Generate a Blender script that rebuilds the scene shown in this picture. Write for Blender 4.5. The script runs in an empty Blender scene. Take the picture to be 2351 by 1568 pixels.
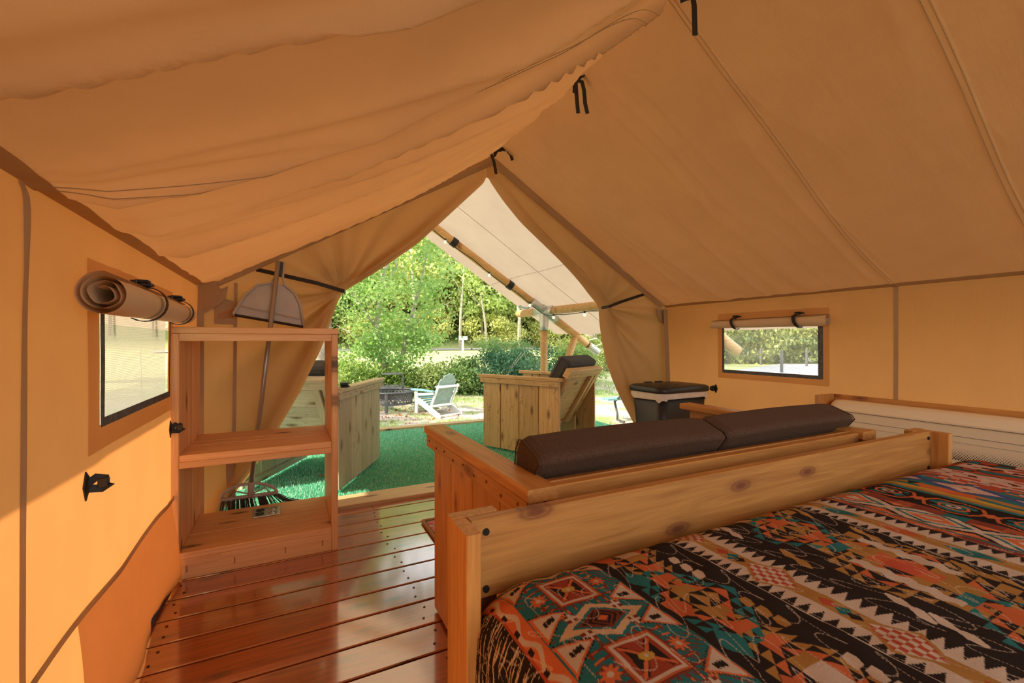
import bpy, math, random
import numpy as np
from mathutils import Vector, Matrix

random.seed(7); rng = np.random.default_rng(7)
SC = bpy.context.scene
COL = SC.collection
R = math.radians
V = Vector

# ------------------------------------------------------------------ camera, world, sun, exposure
EYE = 0.96
cam_d = bpy.data.cameras.new('camera'); cam_d.sensor_width = 36.0; cam_d.lens = 36.0 * 1010 / 2351
cam_d.clip_start = 0.02; cam_d.clip_end = 400
cam = bpy.data.objects.new('camera', cam_d); COL.objects.link(cam)
cam.location = (0, 0, EYE); cam.rotation_euler = (R(90), 0, -R(26.724))
SC.camera = cam

w = bpy.data.worlds.new('sky'); SC.world = w; w.use_nodes = True
wn = w.node_tree; wn.nodes.clear()
wo = wn.nodes.new('ShaderNodeOutputWorld'); wb = wn.nodes.new('ShaderNodeBackground')
wt = wn.nodes.new('ShaderNodeTexCoord'); ws = wn.nodes.new('ShaderNodeSeparateXYZ'); wr = wn.nodes.new('ShaderNodeValToRGB')
wr.color_ramp.elements[0].position = 0.0; wr.color_ramp.elements[0].color = (1.0, 0.94, 0.82, 1)
wr.color_ramp.elements[1].position = 0.7; wr.color_ramp.elements[1].color = (0.84, 0.91, 1.0, 1)
wn.links.new(wt.outputs['Generated'], ws.inputs[0]); wn.links.new(ws.outputs['Z'], wr.inputs[0])
wn.links.new(wr.outputs[0], wb.inputs[0]); wn.links.new(wb.outputs[0], wo.inputs[0])
wb.inputs[1].default_value = 1.9

sun_d = bpy.data.lights.new('sun', 'SUN'); sun_d.energy = 6.5; sun_d.angle = R(0.9); sun_d.color = (1.0, 0.88, 0.70)
sun = bpy.data.objects.new('sun', sun_d); COL.objects.link(sun)
sdir = V((1.0, 0.04, -0.753)).normalized()
sun.rotation_euler = sdir.to_track_quat('-Z', 'Y').to_euler()

SC.view_settings.view_transform = 'Standard'; SC.view_settings.look = 'None'
SC.view_settings.gamma = 1.0; SC.view_settings.use_curve_mapping = False
SC.view_settings.exposure = 0.5
SC.cycles.use_denoising = True
SC.cycles.max_bounces = 14; SC.cycles.diffuse_bounces = 8; SC.cycles.transmission_bounces = 10
SC.cycles.transparent_max_bounces = 10; SC.cycles.glossy_bounces = 4
SC.cycles.caustics_reflective = False; SC.cycles.caustics_refractive = False

# ------------------------------------------------------------------ helpers
WM = {}
def tag(o, label=None, cat=None, group=None, kind=None):
    if label: o['label'] = label
    if cat: o['category'] = cat
    if group: o['group'] = group
    if kind: o['kind'] = kind
    return o
def put(o, parent, M):
    COL.objects.link(o)
    if parent is not None:
        o.parent = parent; o.matrix_basis = WM[parent.name].inverted() @ M
    else:
        o.matrix_basis = M
    WM[o.name] = M.copy()
    return o
def empty(name, loc, M=None):
    o = bpy.data.objects.new(name, None); o.empty_display_size = 0.1
    return put(o, None, M if M is not None else Matrix.Translation(V(loc)))
def thing(name, loc, label, cat, group=None, M=None):
    return tag(empty(name, loc, M), label, cat, group)

class MB:
    def __init__(self): self.v = []; self.f = []
    def add(self, vs, fs):
        n = len(self.v); self.v += [tuple(p) for p in vs]; self.f += [tuple(i + n for i in q) for q in fs]
        return self
    def box(self, c, s, M=None):
        hx, hy, hz = s[0] / 2, s[1] / 2, s[2] / 2
        vs = [V((c[0] + a * hx, c[1] + b * hy, c[2] + d * hz)) for a in (-1, 1) for b in (-1, 1) for d in (-1, 1)]
        if M: vs = [M @ p for p in vs]
        return self.add(vs, [(0, 1, 3, 2), (4, 6, 7, 5), (0, 4, 5, 1), (2, 3, 7, 6), (0, 2, 6, 4), (1, 5, 7, 3)])
    def tube(self, pts, r, n=8, cap=True):
        pts = [V(p) for p in pts]; k = len(pts); rs = r if isinstance(r, (list, tuple)) else [r] * k
        vs = []; prev = None
        for i, p in enumerate(pts):
            d = (pts[min(i + 1, k - 1)] - pts[max(i - 1, 0)]).normalized()
            a = prev - d * prev.dot(d) if prev else (V((0, 0, 1)).cross(d) if abs(d.z) < .95 else V((1, 0, 0)).cross(d))
            a.normalize(); b = d.cross(a); prev = a
            vs += [p + (a * math.cos(2 * math.pi * j / n) + b * math.sin(2 * math.pi * j / n)) * rs[i] for j in range(n)]
        fs = [(i * n + j, i * n + (j + 1) % n, (i + 1) * n + (j + 1) % n, (i + 1) * n + j) for i in range(k - 1) for j in range(n)]
        if cap: fs += [tuple(range(n - 1, -1, -1)), tuple((k - 1) * n + j for j in range(n))]
        return self.add(vs, fs)
    def ribbon(self, pts, wid, side, th=0.0012):
        pts = [V(p) for p in pts]; k = len(pts); side = V(side).normalized(); vs = []
        for i, p in enumerate(pts):
            d = (pts[min(i + 1, k - 1)] - pts[max(i - 1, 0)]).normalized()
            nrm = d.cross(side)
            nrm = nrm.normalized() if nrm.length > 1e-5 else V((0, 0, 1))
            s2 = nrm.cross(d).normalized()
            vs += [p + s2 * wid / 2 + nrm * th, p - s2 * wid / 2 + nrm * th, p - s2 * wid / 2 - nrm * th, p + s2 * wid / 2 - nrm * th]
        fs = [(4 * i + j, 4 * i + (j + 1) % 4, 4 * i + 4 + (j + 1) % 4, 4 * i + 4 + j) for i in range(k - 1) for j in range(4)]
        return self.add(vs, fs + [(3, 2, 1, 0), tuple(4 * (k - 1) + j for j in range(4))])
    def prism(self, poly, axis_vec, M=None):
        n = len(poly); a = V(axis_vec)
        vs = [V(p) for p in poly] + [V(p) + a for p in poly]
        if M: vs = [M @ p for p in vs]
        return self.add(vs, [tuple(range(n - 1, -1, -1)), tuple(range(n, 2 * n))] + [(i, (i + 1) % n, n + (i + 1) % n, n + i) for i in range(n)])
    def lathe(self, prof, c=(0, 0, 0), n=24, close=False):
        k = len(prof); vs = []
        for r, z in prof:
            vs += [V((c[0] + r * math.cos(2 * math.pi * j / n), c[1] + r * math.sin(2 * math.pi * j / n), c[2] + z)) for j in range(n)]
        fs = [(i * n + j, i * n + (j + 1) % n, (i + 1) * n + (j + 1) % n, (i + 1) * n + j) for i in range(k - 1) for j in range(n)]
        if close: fs += [((k - 1) * n + j, (k - 1) * n + (j + 1) % n, (j + 1) % n, j) for j in range(n)]
        return self.add(vs, fs)
    def build(self, name, mat, parent=None, smooth=False, bevel=0, origin=None):
        if parent is not None: M = WM[parent.name]
        else: M = Matrix.Translation(V(origin)) if origin is not None else Matrix.Identity(4)
        Mi = M.inverted()
        me = bpy.data.meshes.new(name); me.from_pydata([tuple(Mi @ V(p)) for p in self.v], [], self.f); me.update()
        me.materials.append(mat)
        if smooth: me.polygons.foreach_set('use_smooth', [True] * len(me.polygons))
        o = bpy.data.objects.new(name, me); put(o, parent, M)
        if bevel:
            b = o.modifiers.new('bevel', 'BEVEL'); b.width = bevel; b.segments = 2; b.limit_method = 'ANGLE'
        return o

_bc = {}
def board_mesh(L, W_, T, ch, mat):
    key = (round(L, 3), round(W_, 4), round(T, 4), ch, mat.name)
    if key in _bc: return _bc[key]
    a, b, c = L / 2, W_ / 2, T / 2
    vs = []
    for sx in (-1, 1):
        ring = [(b, c - ch), (b - ch, c), (-b + ch, c), (-b, c - ch), (-b, -c + ch), (-b + ch, -c), (b - ch, -c), (b, -c + ch)]
        vs += [(sx * (a - ch * .4), y, z) for y, z in ring]
    fs = [(i, 8 + i, 8 + (i + 1) % 8, (i + 1) % 8) for i in range(8)] + [tuple(range(8)), tuple(range(15, 7, -1))]
    me = bpy.data.meshes.new('board'); me.from_pydata(vs, [], fs); me.update(); me.materials.append(mat)
    _bc[key] = me
    return me
def board(name, mat, p0, p1, wid, th, nrm, parent=None, B=None, ch=0.002):
    """one plank: local X runs along the grain from p0 to p1, nrm is the face normal"""
    p0, p1, nrm = V(p0), V(p1), V(nrm)
    x = (p1 - p0); L = x.length; x.normalize(); z = (nrm - x * nrm.dot(x)).normalized(); y = z.cross(x)
    M = Matrix.Translation((p0 + p1) / 2) @ Matrix((x, y, z)).transposed().to_4x4()
    if B is not None: M = B @ M
    return put(bpy.data.objects.new(name, board_mesh(L, wid, th, ch, mat)), parent, M)

def vnoise(x, y, seed=0):
    x = np.asarray(x, float); y = np.asarray(y, float)
    xi = np.floor(x).astype(np.int64); yi = np.floor(y).astype(np.int64); fx = x - xi; fy = y - yi
    def h(a, b):
        n = (a * 374761393 + b * 668265263 + seed * 974634777) & 0x7fffffff
        n = (n ^ (n >> 13)) * 1274126177 & 0x7fffffff
        return ((n ^ (n >> 16)) & 0xffff) / 65535.0
    sx = fx * fx * (3 - 2 * fx); sy = fy * fy * (3 - 2 * fy)
    return (h(xi, yi) * (1 - sx) + h(xi + 1, yi) * sx) * (1 - sy) + (h(xi, yi + 1) * (1 - sx) + h(xi + 1, yi + 1) * sx) * sy
def fbm(x, y, seed=0, o=3):
    s = 0; a = 1; t = 0
    for i in range(o):
        s = s + a * vnoise(x * 2 ** i, y * 2 ** i, seed + i * 17); t += a; a *= .5
    return s / t

def np_mesh(name, co, quads, mat, parent=None, smooth=True, color=None, origin=(0, 0, 0)):
    co = np.asarray(co, np.float32) - np.asarray(origin, np.float32)
    quads = np.asarray(quads, np.int32); k = quads.shape[1]
    me = bpy.data.meshes.new(name)
    me.vertices.add(len(co)); me.vertices.foreach_set('co', co.ravel())
    me.loops.add(quads.size); me.loops.foreach_set('vertex_index', quads.ravel())
    me.polygons.add(len(quads)); me.polygons.foreach_set('loop_start', np.arange(0, quads.size, k, dtype=np.int32))
    me.polygons.foreach_set('loop_total', np.full(len(quads), k, np.int32))
    me.polygons.foreach_set('use_smooth', np.full(len(quads), smooth))
    me.update(calc_edges=True); me.materials.append(mat)
    if color is not None:
        ca = me.color_attributes.new('Col', 'FLOAT_COLOR', 'POINT')
        c4 = np.ones((len(co), 4), np.float32); c4[:, :3] = color; ca.data.foreach_set('color', c4.ravel())
    o = bpy.data.objects.new(name, me)
    return put(o, parent, Matrix.Translation(V(origin)))
def grid_quads(nu, nv, mask=None):
    i = np.arange(nu - 1)[:, None]; j = np.arange(nv - 1)[None, :]
    q = np.stack([i * nv + j, (i + 1) * nv + j, (i + 1) * nv + j + 1, i * nv + j + 1], -1)
    return q[mask] if mask is not None else q.reshape(-1, 4)
def surf(name, us, vs, fn, mat, parent=None, mask=None, origin=(0, 0, 0)):
    U, Vv = np.meshgrid(us, vs, indexing='ij'); X, Y, Z = fn(U, Vv)
    return np_mesh(name, np.stack([X, Y, Z], -1).reshape(-1, 3), grid_quads(len(us), len(vs), mask), mat, parent, True, None, origin)

# ------------------------------------------------------------------ materials
def newmat(name):
    m = bpy.data.materials.new(name); m.use_nodes = True; n = m.node_tree; n.nodes.clear()
    return m, n, n.nodes.new('ShaderNodeOutputMaterial')
def N(t, typ, **kw):
    n = t.nodes.new(typ)
    for k, v in kw.items(): setattr(n, k, v)
    return n
def mixrgb(t, a, b, fac, mode='MIX'):
    n = N(t, 'ShaderNodeMix', data_type='RGBA', blend_type=mode)
    for s, val in ((0, fac), (6, a), (7, b)):
        if hasattr(val, 'is_output'): t.links.new(val, n.inputs[s])
        else: n.inputs[s].default_value = val if s == 0 else (*val, 1)
    return n.outputs[2]
def ramp(t, fac, stops):
    n = N(t, 'ShaderNodeValToRGB'); e = n.color_ramp.elements
    while len(e) < len(stops): e.new(.5)
    for i, (p, c) in enumerate(stops): e[i].position = p; e[i].color = (*c, 1)
    t.links.new(fac, n.inputs[0]); return n.outputs[0]
def noise(t, vec, scale, detail=3, rough=.5, dist=0):
    n = N(t, 'ShaderNodeTexNoise'); n.inputs['Scale'].default_value = scale; n.inputs['Detail'].default_value = detail
    n.inputs['Roughness'].default_value = rough; n.inputs['Distortion'].default_value = dist
    if vec is not None: t.links.new(vec, n.inputs['Vector'])
    return n.outputs['Fac']
def mapping(t, vec, scale=(1, 1, 1), loc=None):
    n = N(t, 'ShaderNodeMapping'); n.inputs['Scale'].default_value = scale; t.links.new(vec, n.inputs['Vector'])
    if loc is not None: t.links.new(loc, n.inputs['Location'])
    return n.outputs[0]
def bump(t, h, strength=.3, dist=.01):
    n = N(t, 'ShaderNodeBump'); n.inputs['Strength'].default_value = strength; n.inputs['Distance'].default_value = dist
    t.links.new(h, n.inputs['Height']); return n.outputs[0]

def canvas(name, refl, trans, fac=.5, weave=True):
    m, t, out = newmat(name)
    tc = N(t, 'ShaderNodeTexCoord').outputs['Object']
    d = N(t, 'ShaderNodeBsdfDiffuse'); tr = N(t, 'ShaderNodeBsdfTranslucent'); mx = N(t, 'ShaderNodeMixShader')
    blot = noise(t, tc, 3.5, 5, .6)
    t.links.new(mixrgb(t, [c * .88 for c in refl], [min(1, c * 1.1) for c in refl], blot), d.inputs[0])
    t.links.new(mixrgb(t, [c * .88 for c in trans], [min(1, c * 1.1) for c in trans], blot), tr.inputs[0])
    if weave:
        b = bump(t, noise(t, tc, 420, 2), .25, .002); b2 = N(t, 'ShaderNodeBump'); b2.inputs['Strength'].default_value = .12; b2.inputs['Distance'].default_value = .02
        t.links.new(noise(t, mapping(t, tc, (3, 16, 3)), 2.0, 4, .55, .6), b2.inputs['Height']); t.links.new(b, b2.inputs['Normal'])
        t.links.new(b2.outputs[0], d.inputs['Normal']); t.links.new(b2.outputs[0], tr.inputs['Normal'])
    mx.inputs[0].default_value = fac
    t.links.new(d.outputs[0], mx.inputs[1]); t.links.new(tr.outputs[0], mx.inputs[2]); t.links.new(mx.outputs[0], out.inputs[0])
    return m
def wood(name, light, dark, rough=.55, coat=0.0, knot=(.12, .05, .02), gs=1.0, stain=None):
    m, t, out = newmat(name)
    tc = N(t, 'ShaderNodeTexCoord').outputs['Object']; oi = N(t, 'ShaderNodeObjectInfo').outputs['Random']
    mu = N(t, 'ShaderNodeMath', operation='MULTIPLY'); mu.inputs[1].default_value = 37.0; t.links.new(oi, mu.inputs[0])
    cx = N(t, 'ShaderNodeCombineXYZ')
    for i in range(3): t.links.new(mu.outputs[0], cx.inputs[i])
    v1 = mapping(t, tc, (1.3 * gs, 22 * gs, 22 * gs), cx.outputs[0])
    g = noise(t, v1, 2.2, 4, .55, 1.2)
    base = ramp(t, g, [(.28, dark), (.62, light)])
    fine = noise(t, mapping(t, tc, (6, 160, 160), cx.outputs[0]), 2.0, 2)
    base = mixrgb(t, base, [c * .72 for c in light], ramp(t, fine, [(.45, (0, 0, 0)), (.75, (.5, .5, .5))]))
    vo = N(t, 'ShaderNodeTexVoronoi', voronoi_dimensions='2D'); vo.inputs['Scale'].default_value = 1.0
    t.links.new(mapping(t, tc, (2.4, 6.5, 6.5), cx.outputs[0]), vo.inputs['Vector'])
    kn = ramp(t, vo.outputs['Distance'], [(.03, (1, 1, 1)), (.06, (.55, .55, .55)), (.075, (.8, .8, .8)), (.10, (.2, .2, .2)), (.17, (0, 0, 0))])
    base = mixrgb(t, base, knot, kn)
    ton = N(t, 'ShaderNodeHueSaturation'); vr = N(t, 'ShaderNodeMapRange'); vr.inputs[3].default_value = .84; vr.inputs[4].default_value = 1.12
    t.links.new(oi, vr.inputs[0]); t.links.new(vr.outputs[0], ton.inputs['Value']); t.links.new(base, ton.inputs['Color']); base = ton.outputs[0]
    if stain:
        s = noise(t, mapping(t, tc, (5, 9, 9), cx.outputs[0]), 1.6, 4, .6, 1.5)
        base = mixrgb(t, base, stain, ramp(t, s, [(.60, (0, 0, 0)), (.63, (.55, .55, .55)), (.72, (.0, .0, .0))]))
    p = N(t, 'ShaderNodeBsdfPrincipled'); p.inputs['Roughness'].default_value = rough
    if coat: p.inputs['Coat Weight'].default_value = coat; p.inputs['Coat Roughness'].default_value = .10; p.inputs['Coat IOR'].default_value = 2.8
    t.links.new(base, p.inputs['Base Color']); t.links.new(bump(t, g, .18, .004), p.inputs['Normal'])
    t.links.new(p.outputs[0], out.inputs[0]); return m
def plain(name, col, rough=.5, metal=0.0, var=.0, vs=30, bmp=0.0, col2=None, emit=None):
    m, t, out = newmat(name); p = N(t, 'ShaderNodeBsdfPrincipled')
    p.inputs['Base Color'].default_value = (*col, 1); p.inputs['Roughness'].default_value = rough; p.inputs['Metallic'].default_value = metal
    tc = N(t, 'ShaderNodeTexCoord').outputs['Object']
    if col2 or var:
        nz = noise(t, tc, vs, 4, .6)
        t.links.new(mixrgb(t, col, col2 or [c * (1 - var) for c in col], ramp(t, nz, [(.4, (0, 0, 0)), (.62, (1, 1, 1))])), p.inputs['Base Color'])
    if bmp: t.links.new(bump(t, noise(t, tc, vs * 3, 3), bmp, .003), p.inputs['Normal'])
    if emit: p.inputs['Emission Color'].default_value = (*emit[0], 1); p.inputs['Emission Strength'].default_value = emit[1]
    t.links.new(p.outputs[0], out.inputs[0]); return m
def leafmat(name, trans=.45):
    m, t, out = newmat(name)
    a = N(t, 'ShaderNodeAttribute', attribute_name='Col').outputs['Color']
    d = N(t, 'ShaderNodeBsdfDiffuse'); tr = N(t, 'ShaderNodeBsdfTranslucent'); mx = N(t, 'ShaderNodeMixShader'); mx.inputs[0].default_value = trans
    t.links.new(a, d.inputs[0]); t.links.new(mixrgb(t, a, (1.08, 1.12, .7), 1.0, 'MULTIPLY'), tr.inputs[0])
    t.links.new(d.outputs[0], mx.inputs[1]); t.links.new(tr.outputs[0], mx.inputs[2]); t.links.new(mx.outputs[0], out.inputs[0]); return m
def attr_mat(name, rough=.85, bmp=0, sheen=0):
    m, t, out = newmat(name)
    a = N(t, 'ShaderNodeAttribute', attribute_name='Col').outputs['Color']
    p = N(t, 'ShaderNodeBsdfPrincipled'); p.inputs['Roughness'].default_value = rough; p.inputs['Specular IOR Level'].default_value = .08
    t.links.new(a, p.inputs['Base Color'])
    if bmp: t.links.new(bump(t, noise(t, N(t, 'ShaderNodeTexCoord').outputs['Object'], 260, 3), bmp, .002), p.inputs['Normal'])
    t.links.new(p.outputs[0], out.inputs[0]); return m
def film(name, tint, clear=.7, gloss=.1, white=.2):
    m, t, out = newmat(name)
    tp = N(t, 'ShaderNodeBsdfTransparent'); tp.inputs[0].default_value = (*tint, 1)
    gl = N(t, 'ShaderNodeBsdfGlossy'); gl.inputs['Roughness'].default_value = .12
    tr = N(t, 'ShaderNodeBsdfTranslucent'); tr.inputs[0].default_value = (*tint, 1)
    m1 = N(t, 'ShaderNodeMixShader'); m1.inputs[0].default_value = gloss; m2 = N(t, 'ShaderNodeMixShader'); m2.inputs[0].default_value = white
    t.links.new(tp.outputs[0], m1.inputs[1]); t.links.new(gl.outputs[0], m1.inputs[2])
    t.links.new(m1.outputs[0], m2.inputs[1]); t.links.new(tr.outputs[0], m2.inputs[2]); t.links.new(m2.outputs[0], out.inputs[0]); return m
def screenmat(name):
    m, t, out = newmat(name)
    tc = N(t, 'ShaderNodeTexCoord').outputs['Object']
    wv = N(t, 'ShaderNodeTexWave', wave_type='BANDS', bands_direction='Z'); wv.inputs['Scale'].default_value = 62; t.links.new(tc, wv.inputs['Vector'])
    tp = N(t, 'ShaderNodeBsdfTransparent'); d = N(t, 'ShaderNodeBsdfDiffuse'); tr = N(t, 'ShaderNodeBsdfTranslucent')
    d.inputs[0].default_value = (.45, .43, .41, 1); tr.inputs[0].default_value = (.78, .76, .73, 1)
    m1 = N(t, 'ShaderNodeMixShader'); m1.inputs[0].default_value = .6; t.links.new(d.outputs[0], m1.inputs[1]); t.links.new(tr.outputs[0], m1.inputs[2])
    m2 = N(t, 'ShaderNodeMixShader'); t.links.new(ramp(t, wv.outputs['Fac'], [(.2, (.62, .62, .62)), (.8, (.93, .93, .93))]), m2.inputs[0])
    t.links.new(tp.outputs[0], m2.inputs[1]); t.links.new(m1.outputs[0], m2.inputs[2]); t.links.new(m2.outputs[0], out.inputs[0]); return m

M_ROOF = canvas('roof_canvas', (.60, .40, .23), (.68, .37, .16), .42)
M_WALL = canvas('wall_canvas', (.58, .37, .19), (.53, .22, .064), .50)
M_FRONT = canvas('front_canvas', (.54, .36, .19), (.56, .27, .095), .38)
M_SEAM = canvas('seam_tape', (.56, .42, .26), (.44, .29, .14), .35)
M_TAN = canvas('tan_flap', (.80, .62, .40), (.42, .28, .14), .15)
M_BORDER = canvas('border_canvas', (.62, .45, .25), (.95, .66, .32), .6)
M_RSEAM = canvas('roof_seam', (.66, .45, .26), (.85, .52, .26), .5)
M_FLY = canvas('fly_fabric', (.62, .465, .335), (.47, .345, .23), .62, False)
M_SKIRT = canvas('skirt_vinyl', (.54, .33, .20), (.82, .54, .36), .58)
M_SCREEN = screenmat('window_screen')
M_VINYL = film('clear_vinyl', (.97, .97, .97), gloss=.06, white=.1)
M_ZIP = plain('zipper_tape', (.12, .13, .14), .7, 0, .5, 60)
M_BLACK = plain('black_webbing', (.012, .012, .012), .6)
M_BLKPL = plain('black_plastic', (.015, .015, .017), .35)
M_DECK = wood('stained_deck', (.42, .105, .032), (.20, .042, .013), .28, 1.0, (.09, .025, .012))
M_SILL = wood('pale_sill', (.60, .42, .22), (.44, .29, .13), .5)
M_PINE = wood('shelf_pine', (.84, .50, .23), (.70, .36, .14), .5)
M_FURN = wood('furniture_pine', (.62, .30, .082), (.43, .18, .045), .42, 0, (.22, .07, .03))
M_CHAIR = wood('chair_pine', (.68, .46, .20), (.50, .30, .11), .55, 0, (.2, .09, .03), 1, (.17, .12, .06))
M_GREYW = wood('weathered_pine', (.58, .54, .40), (.46, .42, .29), .6, 0, (.2, .13, .07), 1, (.26, .23, .17))
M_LOG = wood('peeled_log', (.70, .43, .18), (.52, .28, .10), .5, 0, (.3, .13, .05), .7)
M_BROWN = plain('brown_upholstery', (.092, .047, .025), .9, 0, .35, 240, .35)
M_DARKC = plain('charcoal_upholstery', (.06, .06, .062), .85, 0, .3, 200, .3)
M_GALV = plain('galvanised_steel', (.62, .63, .62), .42, .75, .15, 20)
M_STEEL = plain('brushed_steel', (.62, .58, .52), .3, .9, .1, 60)
M_DGREY = plain('dustpan_plastic', (.44, .41, .36), .42, 0, .1, 12)
M_GREYT = plain('broom_pole', (.36, .33, .30), .3, .5)
M_BRIST = plain('broom_bristle', (.07, .06, .05), .7)
M_IRON = plain('weathered_iron', (.12, .12, .125), .6, .3, .4, 25, .2)
M_WHITE = plain('white_paint', (.80, .80, .78), .5, 0, .12, 18)
M_TEAL = plain('teal_slat', (.20, .42, .42), .5, 0, .15, 14)
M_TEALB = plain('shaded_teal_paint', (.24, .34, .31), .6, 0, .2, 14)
M_CREAMP = plain('cream_plastic', (.88, .76, .55), .38)
M_HOLE = plain('vent_hole', (.02, .02, .02), .8)
M_BIN = plain('bin_plastic', (.017, .017, .018), .42)
M_LINER = plain('bin_liner', (.80, .72, .62), .5, 0, .12, 30, .5)
M_BULB = plain('bulb_glass', (.9, .8, .6), .1, 0, emit=((1.0, .80, .50), .9))
M_TURFB = plain('turf_backing', (.06, .36, .20), .9, 0, .3, 40)
M_LEAFD = plain('dry_leaf', (.46, .22, .08), .7, 0, .4, 60)
M_JUTE = plain('jute_braid', (.50, .30, .16), .9, 0, .4, 220, .6)
M_BARK = plain('bark', (.30, .25, .20), .9, 0, .45, 9, .8)
M_PALEB = plain('pale_bark', (.52, .46, .38), .9, 0, .4, 9, .6)
M_LEAF = leafmat('leaves'); M_BLADE = leafmat('grass_blades', .3); M_TURF = attr_mat('turf_blades', .55)
M_HEM = plain('tarp_hem', (.05, .06, .09), .6)
M_POST = plain('fence_post', (.10, .10, .11), .6)
M_ROAD = plain('road_surface', (.52, .50, .50), .9, 0, .1, 3)
M_SIGN = plain('sign_white', (.85, .85, .83), .5)

# ------------------------------------------------------------------ tent shell
XL, XR, YF, YB = -.437, 2.863, 2.761, -1.05
XC, ZE = 1.213, 1.253
def zridge(y): return 2.238 - .012 * np.clip((y - 1.8) / .9, 0, 1)
def roof_pt(y, s, side, off=0.0):
    y = np.asarray(y, float); s = np.asarray(s, float)
    xe = XL if side < 0 else XR
    x = xe + (XC - xe) * s; z = ZE + (zridge(y) - ZE) * s
    fy = np.clip((YF - y) / 1.1, 0, 1) ** .8
    sag = (.095 if side < 0 else .055) * 4 * s * (1 - s) * (.15 + .85 * fy) * (1 if side < 0 else np.clip(.35 + y, .2, 1))
    skew = .30 if side < 0 else -.12
    q = y + skew * s + .10 * (fbm(y * 1.3, s * 1.5, 3 + side) - .5) * 2
    r1 = 1 - np.abs(2 * vnoise(q * 4.6, s * .9 + 3, 11 + side) - 1); r2 = 1 - np.abs(2 * vnoise(q * 11, s * 1.3, 23 + side) - 1)
    r3 = vnoise(q * 34, s * 2.2, 31 + side)
    near = np.clip((y - 1.2) / 1.2, 0, 1)
    if side < 0: d = .055 * r1 ** 4 * (1 - .5 * near) + .030 * r2 ** 4 * (.25 + .75 * vnoise(q * 3, s * 2, 71)) + .0065 * r3 * (.15 + near) * vnoise(y * 3, s * 2.5, 73) * 1.5
    else: d = .026 * r1 ** 5 * (.35 + near) + .014 * r2 ** 4 * (.15 + near) + .0028 * r3 * (.1 + near)
    env = np.clip(s / .06, 0, 1) * np.clip((1 - s) / .05, 0, 1)
    for yc in ((1.14,) if side < 0 else (1.165, .605)): off = off + .0042 * (np.abs(y - yc - .012 * np.sin(s * 7)) < .0125)
    off = off + .0025 * (s > .972)
    h = (sag + d * env + off)
    nx, nz = (.52, -.85) if side < 0 else (-.52, -.85)
    return x + nx * h * .5, y + 0 * s, z - h * 1.05
ys = np.unique(np.round(np.concatenate([np.linspace(YB, YF, 330), np.linspace(1.10, 1.20, 60), np.linspace(.57, .64, 40)]), 5)); ss = np.linspace(0, 1, 130)
for side in (-1, 1):
    o = surf('ceiling', ys, ss, lambda a, b: roof_pt(a, b, side), M_ROOF, None, None, (XC, 1, ZE)); tag(o, kind='structure')
    # seams running up the slope, a ridge hem and an eave tape, all raised strips that follow the cloth
    for yc in ((1.14,) if side < 0 else (1.165, .605)):
        for dy in (-.008, .008):
            m = MB()
            P = [V((float(c) for c in roof_pt(yc + dy + .012 * math.sin(s_ * 7), s_, side, .0008))) for s_ in np.linspace(.01, .99, 150)]
            m.tube(P, .0011, 4, False)
            m.build('stitch_line', M_SEAM, o)
    surf('eave_tape', np.linspace(YB, YF, 200), np.linspace(0.0, .020, 3), lambda a, b: (roof_pt(a, b, side, .004)[0], a + 0 * b, roof_pt(a, b, side, .004)[2] + .002), M_SEAM, o)

def wall_x(y, z, side):
    y = np.asarray(y, float); z = np.asarray(z, float)
    top = np.clip((z - .85) / .4, 0, 1); low = np.clip((.35 - z) / .35, 0, 1)
    q = y + .06 * fbm(y * 2, z * 2, 5)
    d = .006 * (1 - np.abs(2 * vnoise(q * 17, z * 1.2, 41 + side) - 1)) ** 2 * top + .008 * fbm(y * 2.2, z * 1.7, 47 + side)
    d += .004 * vnoise(q * 9 + z * 3, z * 2, 51) + low * .008 * vnoise(y * 4, z * 3, 60)
    d *= np.clip((ZE - z) / .03, 0, 1)
    return (XL + d) if side < 0 else (XR - d)
def wall(side, y0, y1, z0, z1, name):
    yy = np.unique(np.round(np.concatenate([np.linspace(YB, y0, 90), np.linspace(y0, y1, 40), np.linspace(y1, YF, 30)]), 5))
    zz = np.unique(np.round(np.concatenate([np.linspace(0, z0, 34), np.linspace(z0, z1, 18), np.linspace(z1, ZE, 12)]), 5))
    yc = (yy[:-1] + yy[1:]) / 2; zc = (zz[:-1] + zz[1:]) / 2
    mask = ~(((yc > y0) & (yc < y1))[:, None] & ((zc > z0) & (zc < z1))[None, :])
    o = surf(name, yy, zz, lambda a, b: (wall_x(a, b, side), a, b), M_WALL, None, mask, (XL if side < 0 else XR, 1, 0))
    return tag(o, kind='structure')
LW = (1.449, 2.141, .748, 1.085); RW = (1.520, 2.203, .735, 1.085)
wl = wall(-1, *LW, 'wall_left'); wr_ = wall(1, *RW, 'wall_right')
def strip_on_wall(name, mat, side, y0, y1, z0, z1, off, parent, ny=24, nz=24):
    sg = 1 if side < 0 else -1
    return surf(name, np.linspace(y0, y1, ny), np.linspace(z0, z1, nz), lambda a, b: (wall_x(a, b, side) + sg * off, a, b), mat, parent)
strip_on_wall('seam_strip', M_SEAM, -1, 1.092, 1.114, .02, ZE - .005, .003, wl, 3, 60)
strip_on_wall('seam_strip', M_SEAM, 1, 1.153, 1.174, .02, ZE - .005, .003, wr_, 3, 60)
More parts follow.
